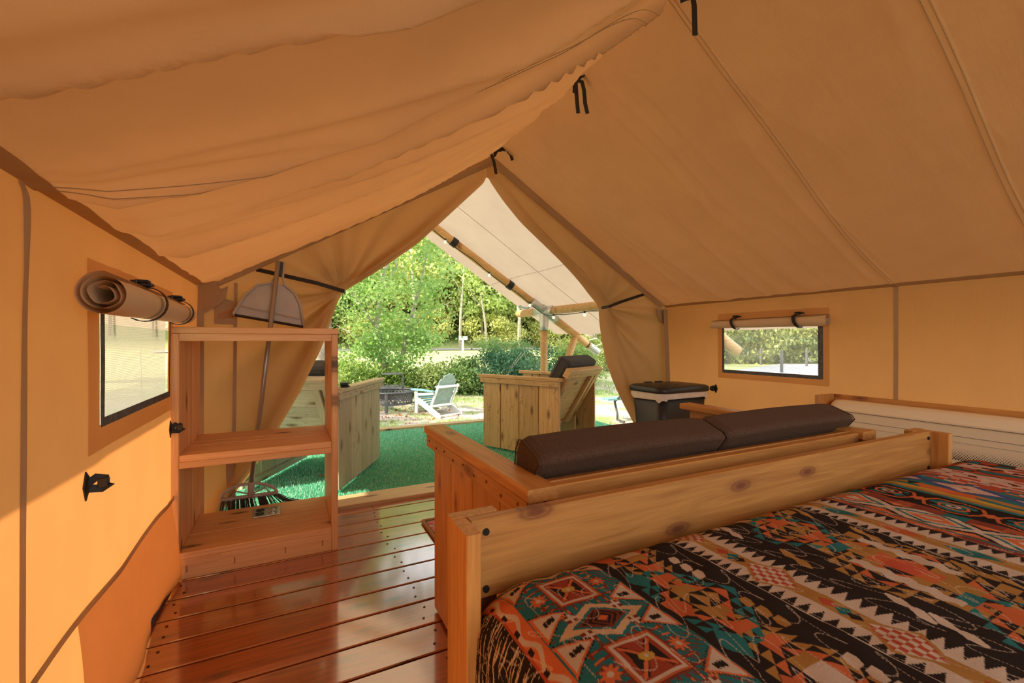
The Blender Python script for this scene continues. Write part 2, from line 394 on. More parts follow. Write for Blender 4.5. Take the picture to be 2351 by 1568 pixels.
# lower storm skirt on the left wall, sewn on under a grey tape
sk = surf('storm_skirt', np.linspace(1.29, 2.15, 60), np.linspace(.012, .338, 20),
          lambda a, b: (XL + .012 + .032 * np.clip((.338 - b) / .3, 0, 1) * (.55 + .45 * np.sin(a * 9 + b * 5)) + .010 * vnoise(a * 14, b * 2, 77), a + .02 * (1 - b / .338), b), M_SKIRT, wl)
sk['label'] = 'darker storm skirt below the grey tape'
surf('skirt_tape', np.linspace(YB, YF, 240), np.linspace(.332, .350, 3), lambda a, b: (wall_x(a, b, -1) + .016, a, b + .006 * np.sin(a * 11)), M_SEAM, wl)
m = MB(); m.tube([(XL + .014, y, .012) for y in np.linspace(YB, YF, 30)], .011, 8); m.build('floor_hem', M_HEM, wl)
m = MB(); m.tube([(XR - .014, y, .012) for y in np.linspace(YB, YF, 30)], .011, 8); m.build('floor_hem', M_HEM, wr_)

# front wall: two tied back door flaps under the gable
LE = np.array([(2.10, 1.213), (2.061, 1.199), (1.582, .723), (1.40, .49), (1.247, .268), (1.10, .222), (.922, .164), (.677, .051), (.477, -.058), (.25, -.19), (.071, -.318), (0, -.35)])[::-1]
RE = np.array([(2.10, 1.222), (2.076, 1.238), (1.95, 1.34), (1.812, 1.475), (1.56, 1.806), (1.40, 2.01), (1.233, 2.165), (1.10, 2.185), (.95, 2.215), (.805, 2.258), (.62, 2.34), (.449, 2.434), (.282, 2.535), (0, 2.62)])[::-1]
def sm_interp(z, T):
    g = np.linspace(0, 2.2, 221); v = np.interp(g, T[:, 0], T[:, 1]); k = np.ones(7) / 7
    v2 = np.convolve(np.pad(v, 3, mode='edge'), k, 'valid')
    return np.interp(z, g, v2)
def roof_edge_x(z, side):
    xe = XL if side < 0 else XR
    s = np.clip((z - ZE) / (2.226 - ZE), 0, 1); return xe + (XC - xe) * s
def flap(T, side, tie):
    zz = np.concatenate([np.linspace(0, 2.06, 190), np.linspace(2.065, 2.222, 20)]); tt = np.linspace(0, 1, 100)
    def fn(z, t):
        xi = roof_edge_x(z, side); xe = sm_interp(z, T)
        xe = np.where(z > 2.09, XC, xe)
        x = xi + (xe - xi) * t
        d = np.abs(xe - x)                                   # distance from the free edge
        y = YF + 0 * x
        roll = np.exp(-((d - .045) / .045) ** 2); y = y - .050 * roll * np.clip((2.1 - z) / .5, .15, 1)
        y = y + .05 * np.clip(1 - d / .03, 0, 1)
        dx = x - tie[0]; dz = z - tie[1]; r = np.hypot(dx, dz) + 1e-6; a = np.arctan2(dz, dx * (-side))
        rad = np.clip(r / .14, 0, 1) * np.exp(-r / .75)
        low = np.where(z < tie[1], 1.0, .5)
        y = y - .042 * low * rad * np.sin(a * 9 + 1.0 + 1.5 * vnoise(x * 2, z * 2, 9)) - .016 * rad * np.sin(a * 21)
        y = y - .006 * vnoise(x * 7 + z * 4, z * 1.5, 81 + side)
        pin = np.clip(np.abs(x - xi) / .10, 0, 1); y = YF + (y - YF) * pin
        return x, y, z
    return surf('door_flap', zz, tt, fn, M_FRONT, fw)
fw = tag(empty('wall_front', (XC, YF, 0)), kind='structure')
flap(LE, -1, (.265, 1.247)); flap(RE, 1, (2.17, 1.233))
m = MB(); m.ribbon([(-.165, YF - .012, 1.35), (-.02, YF - .05, 1.318), (.13, YF - .085, 1.285), (.272, YF - .10, 1.245), (.285, YF - .03, 1.24)], .022, (0, .1, 1)); m.build('tie_strap', M_BLACK, fw)
m = MB(); m.ribbon([(2.60, YF - .012, 1.348), (2.44, YF - .05, 1.306), (2.29, YF - .085, 1.266), (2.168, YF - .10, 1.226), (2.15, YF - .03, 1.22)], .022, (0, .1, 1)); m.build('tie_strap', M_BLACK, fw)
def gable_band(side):
    tt = np.linspace(0, 1, 60); ww = np.linspace(0, 1, 5)
    def fn(t, u):
        xe, ze = (-.372, 1.293) if side < 0 else (2.795, 1.292)
        x = xe + (XC + (-.008 if side < 0 else .03) - xe) * t; z = ze + (2.214 - ze) * t
        wd = .060 * u
        x = x + (.52 if side < 0 else -.52) * wd; z = z - .85 * wd - .02 * np.sin(t * 3.14) * 0
        y = YF - .022 - .030 * np.sin(np.pi * u) - .012 * vnoise(t * 9, u, 14)
        return x, y, z
    surf('gable_band', tt, ww, fn, M_TAN if False else M_SEAM, fw)
    m = MB()
    for u in (.12, .86):
        P = [V((float(c[0]) for c in fn(np.array([t]), np.array([u])))) - V((0, .0025, 0)) for t in np.linspace(.01, .99, 60)]
        m = MB(); m.tube(P, .0008, 4, False); m.build('stitch_line', M_TAN, fw)
gable_band(-1); gable_band(1)
# corner pieces
m = MB(); m.prism([(-.424, 2.735, 1.263), (-.368, 2.715, 1.288), (-.319, 2.70, 1.23), (-.289, 2.71, 1.25), (-.301, 2.715, 1.183), (-.356, 2.73, 1.13), (-.427, 2.74, 1.085)], (0, .004, 0)); m.build('corner_patch', M_SEAM, fw)
m = MB(); m.prism([(-.355, 2.738, 1.16), (-.303, 2.738, 1.184), (-.262, 2.738, 1.171), (-.262, 2.738, 1.049), (-.355, 2.738, 1.051)], (0, .003, 0)); m.build('corner_patch', M_SEAM, fw)
m = MB(); m.ribbon([(-.259, 2.742, 1.271), (-.262, 2.735, .9), (-.268, 2.735, .3), (-.268, 2.742, .02)], .016, (1, 0, 0), .002); m.build('seam_strip', M_SEAM, fw)
m = MB(); m.ribbon([(2.79, 2.70, 1.228), (2.805, 2.70, .95), (2.82, 2.70, .66), (2.83, 2.71, .02)], .055, (1, .2, 0), .002); m.build('corner_strip', M_SEAM, fw)
m = MB(); m.prism([(2.72, 2.735, 1.24), (2.79, 2.715, 1.22), (2.80, 2.715, 1.10), (2.765, 2.73, 1.12), (2.735, 2.74, 1.19)], (0, .004, 0)); m.build('corner_patch', M_SEAM, fw)
m = MB(); m.ribbon([(-.412, 2.73, 1.12), (-.41, 2.715, .8), (-.41, 2.72, .02)], .03, (1, .4, 0), .002); m.build('corner_strip', M_SEAM, fw)
m = MB(); m.ribbon([(-.285, 2.72, .40), (-.283, 2.72, .28), (-.275, 2.72, .05)], .035, (1, 0, 0), .002); m.build('webbing_strap', M_SEAM, fw)

# ------------------------------------------------------------------ deck floor
fl = tag(empty('floor', (XC, 0, 0)), kind='structure')
y = 2.67 - .0708
edges = [2.668, 2.590, 2.450, 2.311, 2.169, 2.026, 1.886]
yy = list(edges)
while yy[-1] > -1.5: yy.append(yy[-1] - .1416)
for a, b in zip(yy[:-1], yy[1:]):
    wv_ = a - b - .009
    board('plank', M_DECK, (XL + .0, (a + b) / 2, -.013), (XR - .0, (a + b) / 2, -.013), wv_, .026, (0, 0, 1), fl, None, .003)
m = MB(); m.box((XC, .6, -.045), (3.4, 4.2, .03)); m.build('joist_base', plain('dark_gap', (.03, .012, .008), .9), fl)
tag(board('trim_1', M_SILL, (XL - .1, 2.768, .006), (3.2, 2.768, .006), .185, .03, (0, 0, 1)), kind='structure')

# deck screws in pairs where the planks cross the joists
_m = MB(); _m.lathe([(.0005, .0015), (.0042, .0015), (.0045, -.002)], n=10); _o = _m.build('screw', plain('deck_screw', (.06, .03, .02), .45, .5)); dsm = _o.data; bpy.data.objects.remove(_o)
for a, b in zip(yy[:12], yy[1:13]):
    for x in (-.375, .42, .93):
        for t_s in (.28, .72):
            put(bpy.data.objects.new('screw', dsm), fl, Matrix.Translation((x + .012 * math.sin(a * 40 + t_s * 9), b + (a - b) * t_s, .0004)))
# turf porch
tb = MB(); tb.box((1.35, 3.83, -.012), (3.9, 1.94, .028)); tb = tag(tb.build('floor', M_TURFB, None, False, 0, (1.35, 3.83, 0)), kind='structure')
n = 150000
bx = rng.uniform(-.6, 3.25, n); by = rng.uniform(2.862, 4.80, n); keep = rng.random(n) < np.where(by < 4.0, 1, .75)
bx, by = bx[keep], by[keep]; n = len(bx)
an = rng.uniform(0, 6.28, n); h = rng.uniform(.010, .020, n); lean = rng.normal(0, .006, (n, 2)); wd = .0016
base = np.stack([bx, by, np.full(n, .001)], -1); dv = np.stack([np.cos(an) * wd, np.sin(an) * wd, np.zeros(n)], -1)
tipv = base + np.concatenate([lean, h[:, None]], 1)
co = np.stack([base - dv, base + dv, tipv], 1).reshape(-1, 3)
cv = rng.uniform(.7, 1.3, n)[:, None] * np.where(rng.random(n)[:, None] < .36, [[.62, .85, .68]], [[.16, .64, .42]])
o = np_mesh('artificial_turf', co, np.arange(3 * n).reshape(-1, 3), M_TURF, None, False, np.repeat(cv, 3, 0), (1.35, 3.83, 0))
tag(o, 'green artificial turf covering the porch outside the tent door', 'artificial turf', None, 'stuff')
tag(board('trim_2', M_SILL, (-1.0, 4.86, .0), (3.3, 4.86, .0), .115, .05, (0, 0, 1)), kind='structure')

# ------------------------------------------------------------------ outside ground
def gz(x, y):
    y = np.asarray(y, float)
    f = np.clip((1.15 - np.asarray(x, float) / np.maximum(y, 1)) / .25, 0, 1)
    return -.65 + .055 * np.clip(y - 8, 0, 20) * f + .62 * np.clip(y - 28, 0, 60)
gx = np.linspace(-30, 75, 160); gy = np.concatenate([np.linspace(-14, 4.7, 20), np.linspace(4.95, 30, 140), np.linspace(31, 75, 50)])
m_, t_, out_ = newmat('yard_ground')
tc = N(t_, 'ShaderNodeTexCoord').outputs['Object']
n1 = noise(t_, tc, .8, 6, .65); n2 = noise(t_, tc, 14, 4, .7)
dirt = mixrgb(t_, (.42, .33, .25), (.60, .50, .42), n2); gr = mixrgb(t_, (.16, .24, .06), (.34, .42, .13), n2)
cmix = mixrgb(t_, dirt, gr, ramp(t_, n1, [(.47, (0, 0, 0)), (.56, (1, 1, 1))]))
sp_ = N(t_, 'ShaderNodeSeparateXYZ'); t_.links.new(tc, sp_.inputs[0])
far = N(t_, 'ShaderNodeMapRange'); far.inputs[1].default_value = 10; far.inputs[2].default_value = 15; t_.links.new(sp_.outputs[1], far.inputs[0])
cmix = mixrgb(t_, cmix, (.50, .52, .22), far.outputs[0])
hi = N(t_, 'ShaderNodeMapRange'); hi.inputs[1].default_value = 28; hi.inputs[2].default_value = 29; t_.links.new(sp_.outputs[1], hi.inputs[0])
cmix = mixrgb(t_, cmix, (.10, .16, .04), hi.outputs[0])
pb = N(t_, 'ShaderNodeBsdfPrincipled'); pb.inputs['Roughness'].default_value = .95; t_.links.new(cmix, pb.inputs[0]); t_.links.new(bump(t_, n2, .6, .05), pb.inputs['Normal'])
t_.links.new(pb.outputs[0], out_.inputs[0]); M_GROUND = m_
o = surf('ground', gx, gy, lambda a, b: (a, b, gz(a, b) + .05 * fbm(a * .8, b * .8, 4)), M_GROUND); tag(o, kind='structure')
o = surf('road', np.linspace(-6, 60, 60), np.linspace(26.6, 27.9, 4), lambda a, b: (a, b, gz(a, b) + .07), M_ROAD); tag(o, kind='structure')
o = surf('road', np.linspace(9, 40, 50), np.linspace(0, 1, 4), lambda a, b: (a, b * 6.2 + 1.8 + a * .36, -.58 + 0 * a), M_ROAD); tag(o, kind='structure')

# ------------------------------------------------------------------ vegetation
def leaf_arrays(cent, size, nrm_up=.3, aspect=.55):
    n = len(cent); d = rng.normal(size=(n, 3)); d /= np.linalg.norm(d, axis=1)[:, None]
    u = rng.normal(size=(n, 3)); u[:, 2] += nrm_up * 3; u -= d * (u * d).sum(1)[:, None]; u /= np.linalg.norm(u, axis=1)[:, None]
    sd = np.cross(d, u); s = size * rng.uniform(.6, 1.3, n)[:, None]
    return np.stack([cent - d * s * .5, cent + sd * s * aspect * .5, cent + d * s * .5, cent - sd * s * aspect * .5], 1).reshape(-1, 3), np.arange(4 * n).reshape(-1, 4)
def crown_pts(n, rad, clumps, cs, cz=0, shell=.55):
    c = rng.normal(size=(clumps, 3)); c /= np.linalg.norm(c, axis=1)[:, None]; c *= (rng.uniform(shell, 1, clumps) ** .6)[:, None]
    c = c * np.array(rad) * .88 + np.array([0, 0, cz])
    k = rng.integers(0, clumps, n)
    p = c[k] + rng.normal(size=(n, 3)) * cs * np.array([1, 1, .6])
    return p, k
def leaf_cols(n, k, a, b, clumps):
    t = (rng.random(clumps)[k] * .65 + rng.random(n) * .35)[:, None]
    return np.repeat(np.array(a) * (1 - t) + np.array(b) * t, 4, 0) * np.repeat(rng.uniform(.8, 1.15, n)[:, None], 4, 0)
_proto = {}
def tree_proto(kind):
    """crown mesh and trunk mesh data at the origin, made once for each kind"""
    if kind in _proto: return _proto[kind]
    spec = {'yellow': (5200, (2.4, 2.4, 3.1), 60, .42, 5.0, .34, (.52, .58, .25), (.86, .88, .50)),
            'green': (5600, (2.5, 2.5, 3.2), 60, .45, 5.0, .34, (.40, .52, .20), (.78, .86, .46)),
            'dark': (5600, (2.6, 2.6, 3.4), 55, .5, 5.0, .36, (.22, .34, .13), (.56, .66, .33)),
            'hedge': (5200, (2.1, 1.8, 1.6), 50, .36, 1.5, .22, (.20, .28, .07), (.56, .58, .24)),
            'low': (5200, (2.1, 1.8, 1.6), 50, .36, 1.5, .26, (.46, .52, .18), (.85, .82, .42))}[kind]
    n, rad, cl, cs, cz, ls, a, b = spec
    p, k = crown_pts(n, rad, cl, cs, cz); p[:, 2] = np.maximum(p[:, 2], .1)
    co, q = leaf_arrays(p, ls, .4)
    oc = np_mesh('crown', co, q, M_LEAF, None, False, leaf_cols(n, k, a, b, cl))
    mb = MB(); H_ = cz + rad[2] * .6
    if kind not in ('low', 'hedge'):
        mb.tube([(0, 0, -.5), (.05, .03, 1.5), (.12, -.05, 3.2), (.05, 0, H_)], [.15, .12, .09, .03], 7)
        for i in range(5):
            an_ = i * 1.31; z0 = 1.8 + i * .7
            mb.tube([(.08, 0, z0), (.7 * math.cos(an_), .7 * math.sin(an_), z0 + .7), (1.5 * math.cos(an_), 1.5 * math.sin(an_), z0 + 1.7)], [.05, .035, .012], 5)
    else: mb.tube([(0, 0, -.3), (.05, .02, 1.2)], [.06, .02], 6)
    ot = mb.build('trunk', M_PALEB if kind != 'dark' else M_BARK)
    _proto[kind] = (oc.data, ot.data)
    for o_ in (oc, ot): bpy.data.objects.remove(o_)
    return _proto[kind]
def plant_tree(name, x, y, kind, scale, rot, label, cat, group, zs=1.0):
    M = Matrix.Translation((x, y, float(gz(x, y)) - .1)) @ Matrix.Rotation(rot, 4, 'Z') @ Matrix.Diagonal((scale, scale, scale * zs, 1))
    r = thing(name, None, label, cat, group, M)
    c, t = tree_proto(kind)
    put(bpy.data.objects.new('crown', c), r, M); put(bpy.data.objects.new('trunk', t), r, M)
    return r
FL = {'yellow': 'pale yellow green tree in the sunlit woods across the field', 'green': 'mid green leafy tree in the woods across the field', 'dark': 'dark green shaded tree in the woods across the field'}
for row, (yb, nt) in enumerate([(29.5, 11), (33, 11), (37.5, 11), (43, 10)]):
    for i in range(nt):
        x = -5 + i * (44 / nt) * (1 + row * .07) + random.uniform(-1, 1); yv = yb + random.uniform(-1.2, 1.2)
        kd = random.choice(['yellow', 'green', 'green', 'dark'] if row < 2 else ['dark', 'green', 'yellow'])
        plant_tree('forest_tree', x, yv, kd, random.uniform(.75, 1.1) * (1 + row * .1), random.uniform(0, 6), FL[kd], 'tree', 'woods across the field, ' + kd + ' trees')
for i in range(15):
    plant_tree('hill_shrub', -4 + i * 2.6 + random.uniform(-.6, .6), 28.3 + random.uniform(-.3, .6), 'low', random.uniform(.55, .85), random.uniform(0, 6), 'rough pale shrub at the foot of the wooded hill', 'shrub', 'shrubs at the foot of the hill')
for i in range(26):
    plant_tree('hill_shrub', -4 + (i % 13) * 3.0 + random.uniform(-.9, .9), 31.0 + (i // 13) * 3.2 + random.uniform(-.5, .5), 'low', random.uniform(1.1, 1.5), random.uniform(0, 6), 'brushy undergrowth shrub between the trunks on the wooded hill', 'shrub', 'undergrowth among the trees on the hill')
# bare pale tree and slim leaning trunk among the woods
def bare_tree(x, y, pts, label):
    z = float(gz(x, y)); r = thing('bare_tree', (x, y, z), label, 'tree')
    m = MB()
    for P, rr in pts: m.tube([(x + a, y + b, z + c) for a, b, c in P], rr, 7)
    m.build('trunk', M_PALEB, r, True)
bare_tree(13.8, 26.4, [([(0, 0, -.3), (.05, 0, 2.2), (-.15, 0, 4.0), (.15, .1, 5.2), (.5, .1, 6.2)], [.13, .11, .09, .06, .02]), ([(-.15, 0, 4.0), (-.6, 0, 5.0), (-.4, 0, 6.0)], [.06, .05, .02]), ([(.15, 0, 5.2), (-.2, 0, 6.1), (.1, 0, 6.8)], [.05, .03, .01])], 'bare pale trunk with forking grey branches in front of the woods')
bare_tree(18.6, 26.6, [([(0, 0, -.3), (.03, 0, 2.5), (0, 0, 5.2)], [.09, .07, .03]), ([(0, 0, 3.2), (-.9, 0, 2.2), (-2.0, 0, 1.2)], [.03, .05, .06]), ([(0, 0, 3.2), (.5, 0, 3.6)], [.04, .015])], 'slim pale trunk with a broken limb leaning against it')

for i, (x, y, h_, ln) in enumerate([(4.6, 27.4, 5.5, .3), (6.9, 27.0, 6.5, -.2), (9.9, 27.3, 6.0, .25), (11.8, 27.2, 4.6, -.4), (16.2, 27.0, 5.8, .3), (21.0, 27.3, 6.2, -.3)]):
    bare_tree(x, y, [([(0, 0, -.3), (ln * .3, 0, h_ * .4), (ln, 0, h_ * .75), (ln * 1.5, .1, h_)], [.10, .08, .06, .02]), ([(ln * .7, 0, h_ * .6), (ln - .7, 0, h_ * .8), (ln - .9, 0, h_ * .95)], [.035, .025, .01])],
        'slender pale trunk at the edge of the woods, ' + ('far left behind the young tree', 'left and upright', 'second left of the marker post', 'short and leaning beside the marker post', 'between the forked and the broken ones', 'farthest right behind the porch post')[i])
def maple():
    x, y = 2.35, 12.0; z = float(gz(x, y)); r = thing('young_maple', (x, y, z), 'young bright green tree with several thin stems behind the fire pit', 'tree')
    P = [([(.1, 0, 0), (-.15, 0, .9), (-.3, .1, 1.9), (-.1, .1, 3.2), (.35, 0, 5.0)], [.11, .09, .075, .05, .02]),
         ([(.12, .05, 0), (.35, .1, .8), (.55, 0, 1.9), (.9, .1, 3.0), (1.1, 0, 4.2)], [.09, .07, .055, .04, .015]),
         ([(-.28, .1, 1.7), (-.9, 0, 2.6), (-1.5, .2, 3.4)], [.04, .03, .012]), ([(-.2, .1, 2.6), (.2, 0, 3.4), (.1, .2, 4.6)], [.045, .03, .012]),
         ([(.5, 0, 1.7), (1.1, .2, 2.2), (1.7, 0, 2.5)], [.035, .025, .01]), ([(-.15, 0, .9), (-.8, 0, 1.5), (-1.3, 0, 1.8)], [.025, .018, .008])]
    m = MB()
    for a, rr in P: m.tube([(x + p[0], y + p[1], z + p[2]) for p in a], rr, 8)
    m.build('trunk', M_PALEB, r, True)
    n = 8000; p, k = crown_pts(n, (1.8, 1.3, 2.3), 120, .24, 3.1, .35)
    n2 = 3500; p2, k2 = crown_pts(n2, (1.6, .8, .7), 30, .22, 1.2, .3)
    p = np.concatenate([p, p2 + np.array([-.1, 0, 0])]); k = np.concatenate([k, k2]); n += n2
    p[:, 2] = np.maximum(p[:, 2], .25)
    co, q = leaf_arrays(p + np.array([x + .25, y, z]), .095, .5, .7)
    o = np_mesh('crown', co, q, M_LEAF, r, False, leaf_cols(n, k, (.20, .38, .11), (.54, .70, .32), 120), (x, y, z))
    o.matrix_basis = Matrix.Identity(4)
maple()
def bush(x, y, rad, n, a, b, ls, label, group=None, name='bush', zc=None):
    z = float(gz(x, y)); r = thing(name, (x, y, z), label, 'bush', group)
    p, k = crown_pts(n, rad, 36, .16, rad[2] * .75 if zc is None else zc, .5); p[:, 2] = np.maximum(p[:, 2], .03)
    co, q = leaf_arrays(p + np.array([x, y, z]), ls, .3)
    o = np_mesh('leaves', co, q, M_LEAF, r, False, leaf_cols(n, k, a, b, 36), (x, y, z)); o.matrix_basis = Matrix.Identity(4); o['kind'] = 'stuff'
    m = MB()
    for i in range(6):
        an_ = i * 1.05; m.tube([(x, y, z), (x + .4 * rad[0] * math.cos(an_), y + .4 * rad[1] * math.sin(an_), z + rad[2]), (x + .9 * rad[0] * math.cos(an_), y + .9 * rad[1] * math.sin(an_), z + rad[2] * 1.6)], [.016, .010, .004], 5)
    m.build('stems', M_PALEB, r)
bl = ['yellow green bush left of the young tree, seen over the grey chair', 'tangled low bush right behind the fire pit grates', 'pale green brushy bush between the fire pit and the white chair', 'leafy bush directly behind the white lawn chair', 'dark bluish green bush between the white chair and the porch armchair', 'large bluish green bush behind the near porch armchair arm', 'light green bush right of the porch post', 'tall feathery bush rising behind the dark bluish bush', 'sunny bush under the log brace']
for i, (x, y, rad, a, b) in enumerate([(.9, 11.2, (1.0, .7, .65), (.12, .24, .04), (.40, .52, .14)), (2.3, 11.4, (.9, .5, .42), (.08, .16, .03), (.26, .36, .10)), (3.35, 11.5, (.8, .5, .5), (.16, .25, .07), (.44, .50, .22)),
        (4.35, 11.3, (.9, .6, .55), (.10, .20, .06), (.30, .40, .16)), (5.2, 11.0, (.85, .6, .72), (.025, .09, .05), (.14, .26, .17)), (6.4, 11.6, (1.1, .7, .82), (.04, .13, .07), (.22, .36, .22)),
        (8.2, 11.8, (1.1, .7, .7), (.12, .22, .06), (.40, .50, .18)), (6.1, 13.0, (1.4, .8, .9), (.10, .22, .08), (.36, .46, .22)), (10.4, 14.5, (1.6, 1, .9), (.18, .27, .07), (.50, .52, .20))]):
    bush(x, y, rad, 5200, a, b, .085, bl[i])
def big_tree(x, y, r0, h, label, crown=None, stump=False, zb=None, nl=4500):
    z = float(gz(x, y)) if zb is None else zb; r = thing('oak_tree', (x, y, z), label, 'tree')
    m = MB(); m.tube([(x, y, z - .2), (x + .01, y, z + .15), (x, y, z + .8), (x + .05, y, z + h * .5), (x + .1, y, z + h)], [r0 * 1.45, r0 * 1.15, r0, r0 * .85, r0 * .5], 14)
    m.build('trunk', M_BARK, r, True)
    if stump:
        m = MB(); m.tube([(x - r0 * .75, y - r0 * .55, z + .62), (x - r0 * .95, y - r0 * .9, z + .66)], [.17, .16], 12); m.build('cut_limb', M_PALEB, r)
    if crown:
        n = nl; p, k = crown_pts(n, crown, 50, .5, 0, .4)
        co, q = leaf_arrays(p + np.array([x, y, z + h + crown[2] * .3]), .30, .4)
        o = np_mesh('crown', co, q, M_LEAF, r, False, leaf_cols(n, k, (.08, .17, .04), (.24, .34, .10), 50), (x, y, z)); o.matrix_basis = Matrix.Identity(4)
big_tree(.72, 11.6, .17, 6.5, 'grey straight tree trunk seen over the cushion of the grey armchair', (3.6, 2.6, 1.8))
big_tree(12.1, 14.6, .36, 7.5, 'broad oak trunk with a sawn limb stub behind the porch', (4, 3, 2), True)
big_tree(12.6, 16.8, .27, 7.5, 'slimmer grey trunk left of the broad oak', (3, 3, 2))
for i, (x, y) in enumerate([(-7.5, 7.6), (-9.0, 12.0), (-6.5, 16)]):  # trees out of view, added to cast shade over the yard
    big_tree(x, y, .25, 4.2, 'shade tree standing off to the side of the tent, ' + ('nearest the porch', 'middle one', 'farthest one')[i], (2.6, 2.8, 2.2))
big_tree(-5.6, -1.5, .28, 7.9, 'tall shade tree standing beside the left wall of the tent', (3.0, 3.6, 2.0), False, None, 9000)  # added out of view; its high crown keeps sun off the roof
# hedge seen through the right window
for i in range(7):
    x = 23.5 + i * 2.4; plant_tree('roadside_shrub', x, 23.6 - i * 1.15, 'hedge', 1.35, i * 1.1, 'yellow green roadside shrub behind the wire fence posts', 'shrub', 'roadside shrubs seen through the clear window', 1.25)
fe = thing('wire_fence', (26, 17, -.62), 'low wire fence with dark posts outside the clear window', 'fence')
posts = [(25.0, 19.6), (28.4, 19.0), (21.8, 13.5), (28.5, 16.1), (34.0, 17.0)]
for x, y in posts:
    m = MB(); m.box((x, y, -.62 + .56), (.1, .1, 1.15)); m.build('post', M_POST, fe)
for zz_ in (.35, .62, .9):
    m = MB(); m.tube([(x, y, -.62 + zz_) for x, y in posts], .008, 5); m.build('wire', M_POST, fe)
# grass tufts and leaf litter
n = 26000; gx_ = rng.uniform(-1, 11, n); gy_ = 5.05 + rng.random(n) ** 1.3 * 7.5
keep = (fbm(gx_ * .9, gy_ * .9, 91) > np.where(gy_ < 7, .56, .47)); gx_, gy_ = gx_[keep], gy_[keep]; n = len(gx_)
an = rng.uniform(0, 6.28, n); h = rng.uniform(.04, .13, n); wd = .006
base = np.stack([gx_, gy_, gz(gx_, gy_) + .02], -1); dv = np.stack([np.cos(an) * wd, np.sin(an) * wd, 0 * an], -1)
co = np.stack([base - dv, base + dv, base + np.concatenate([rng.normal(0, .03, (n, 2)), h[:, None]], 1)], 1).reshape(-1, 3)
cv = rng.uniform(.7, 1.3, n)[:, None] * (np.array([[.16, .30, .07]]) + rng.random(n)[:, None] * np.array([[.14, .10, .05]]))
tag(np_mesh('grass_tufts', co, np.arange(3 * n).reshape(-1, 3), M_BLADE, None, False, np.repeat(cv, 3, 0)), 'patchy short grass growing in the dirt yard around the fire pit', 'grass', None, 'stuff')
n = 420; p = np.stack([rng.normal(1.9, .9, n), rng.normal(9.1, .55, n), np.zeros(n)], -1); p[:, 2] = gz(p[:, 0], p[:, 1]) + .045
co, q = leaf_arrays(p, .06, 2.5, .6)
tag(np_mesh('leaf_litter', co, q, M_LEAF, None, False, np.repeat(rng.uniform(.6, 1.2, n)[:, None] * np.array([[.42, .20, .11]]), 4, 0)), 'scattered brown fallen leaves on the dirt under the fire pit', 'leaf litter', None, 'stuff')
m = MB(); m.box((8.9, 24.0, .75), (.10, .10, .9)).box((8.9, 23.94, 1.15), (.50, .06, .22)); z0 = float(gz(8.9, 24))
tag(m.build('marker_post', M_SIGN, None, False, 0, (8.9, 24.0, z0)), 'small white marker post with a crosspiece beyond the bushes', 'sign post')

# ------------------------------------------------------------------ rain fly, log frame, string lights
def fly_fn(side):
    def fn(yv, t):
        x = XC + side * t * 2.177; z = 2.43 - .626 * np.abs(x - XC) - .018 * np.sin(np.clip((yv - 2.8) / 1.95, -3, 1.3) * math.pi) ** 2 * 4 * t * (1 - t) * (yv > 2.8)
        z = z - .012 * vnoise(yv * 1.5 + t * 2, t * 3, 66)
        return x, yv, z
    return fn
ry = thing('rain_fly', (XC, 1.7, 2.43), 'cream outer canopy stretched over the log rafters above the porch', 'canopy')
for s_ in (-1, 1):
    surf('fly_panel', np.linspace(YB - .2, 5.32, 90), np.linspace(0, 1, 40), fly_fn(s_), M_FLY, ry)
    f_ = fly_fn(s_)
    for yc in (4.05,):
        m = MB(); P = []
        for t in np.linspace(.02, .98, 40):
            a = f_(np.array([yc]), np.array([t])); P.append((float(a[0][0]), yc, float(a[2][0]) - .003))
        m.ribbon(P, .006, (0, 1, 0), .0006); m.build('fly_seam', M_FLY, ry)
m = MB(); P = []
f_ = fly_fn(1)
for yv in np.linspace(2.8, 5.3, 40):
    a = f_(np.array([yv]), np.array([.52])); P.append((float(a[0][0]), yv, float(a[2][0]) - .003))
m.ribbon(P, .006, (1, 0, 0), .0006); m.build('fly_seam', M_FLY, ry)

PR = .048
def rz(x): return 2.36 - .626 * abs(x - XC)
fr = thing('log_frame', (2.84, 4.75, 0), 'peeled log porch frame with grey pipe joints carrying the canopy', 'porch frame')
def pole(name, a, b, r=PR, mat=M_LOG):
    m = MB(); a, b = V(a), V(b); k = 7; d = (b - a)
    m.tube([a + d * i / (k - 1) for i in range(k)], [r * (1 + .03 * math.sin(i * 2.1)) for i in range(k)], 14)
    return m.build(name, mat, fr, True)
J = V((2.84, 4.75, 1.343))
pole('rafter', (XC, 4.75, 2.36), (2.70, 4.75, rz(2.70)))
pole('rafter', (2.98, 4.75, rz(2.98)), (3.68, 4.75, rz(3.68)))
pole('rafter', (XC, 4.75, 2.36), (-.40, 4.75, rz(-.40)))
pole('beam', (2.86, 4.58, 1.340), (2.86, 2.80, 1.325)); pole('beam', (2.86, 4.95, 1.343), (2.86, 5.48, 1.348))
pole('post', (2.84, 4.75, 1.12), (2.84, 4.75, 0.0), .046)
pole('post', (-.41, 4.75, 1.30), (-.41, 4.75, 0.0), .046)
pole('brace', (3.31, 4.75, 1.02), (2.93, 4.75, .05), .045)
pole('rafter', (2.93, 2.80, 1.36), (3.82, 2.80, .87), .055)
for a, b in (((2.84, 4.75, 1.42), (2.84, 4.75, 1.10)), ((2.66, 4.75, rz(2.66)), (3.02, 4.75, rz(3.02))), ((2.86, 4.55, 1.341), (2.86, 4.98, 1.343))):
    pole('pipe_joint', a, b, .056, M_GALV)
for x in (1.655, 2.362): 
    m = MB(); m.tube([(x - .03, 4.75, rz(x - .03)), (x + .03, 4.75, rz(x + .03))], .053, 14); m.build('hook_strap', M_BLACK, fr)
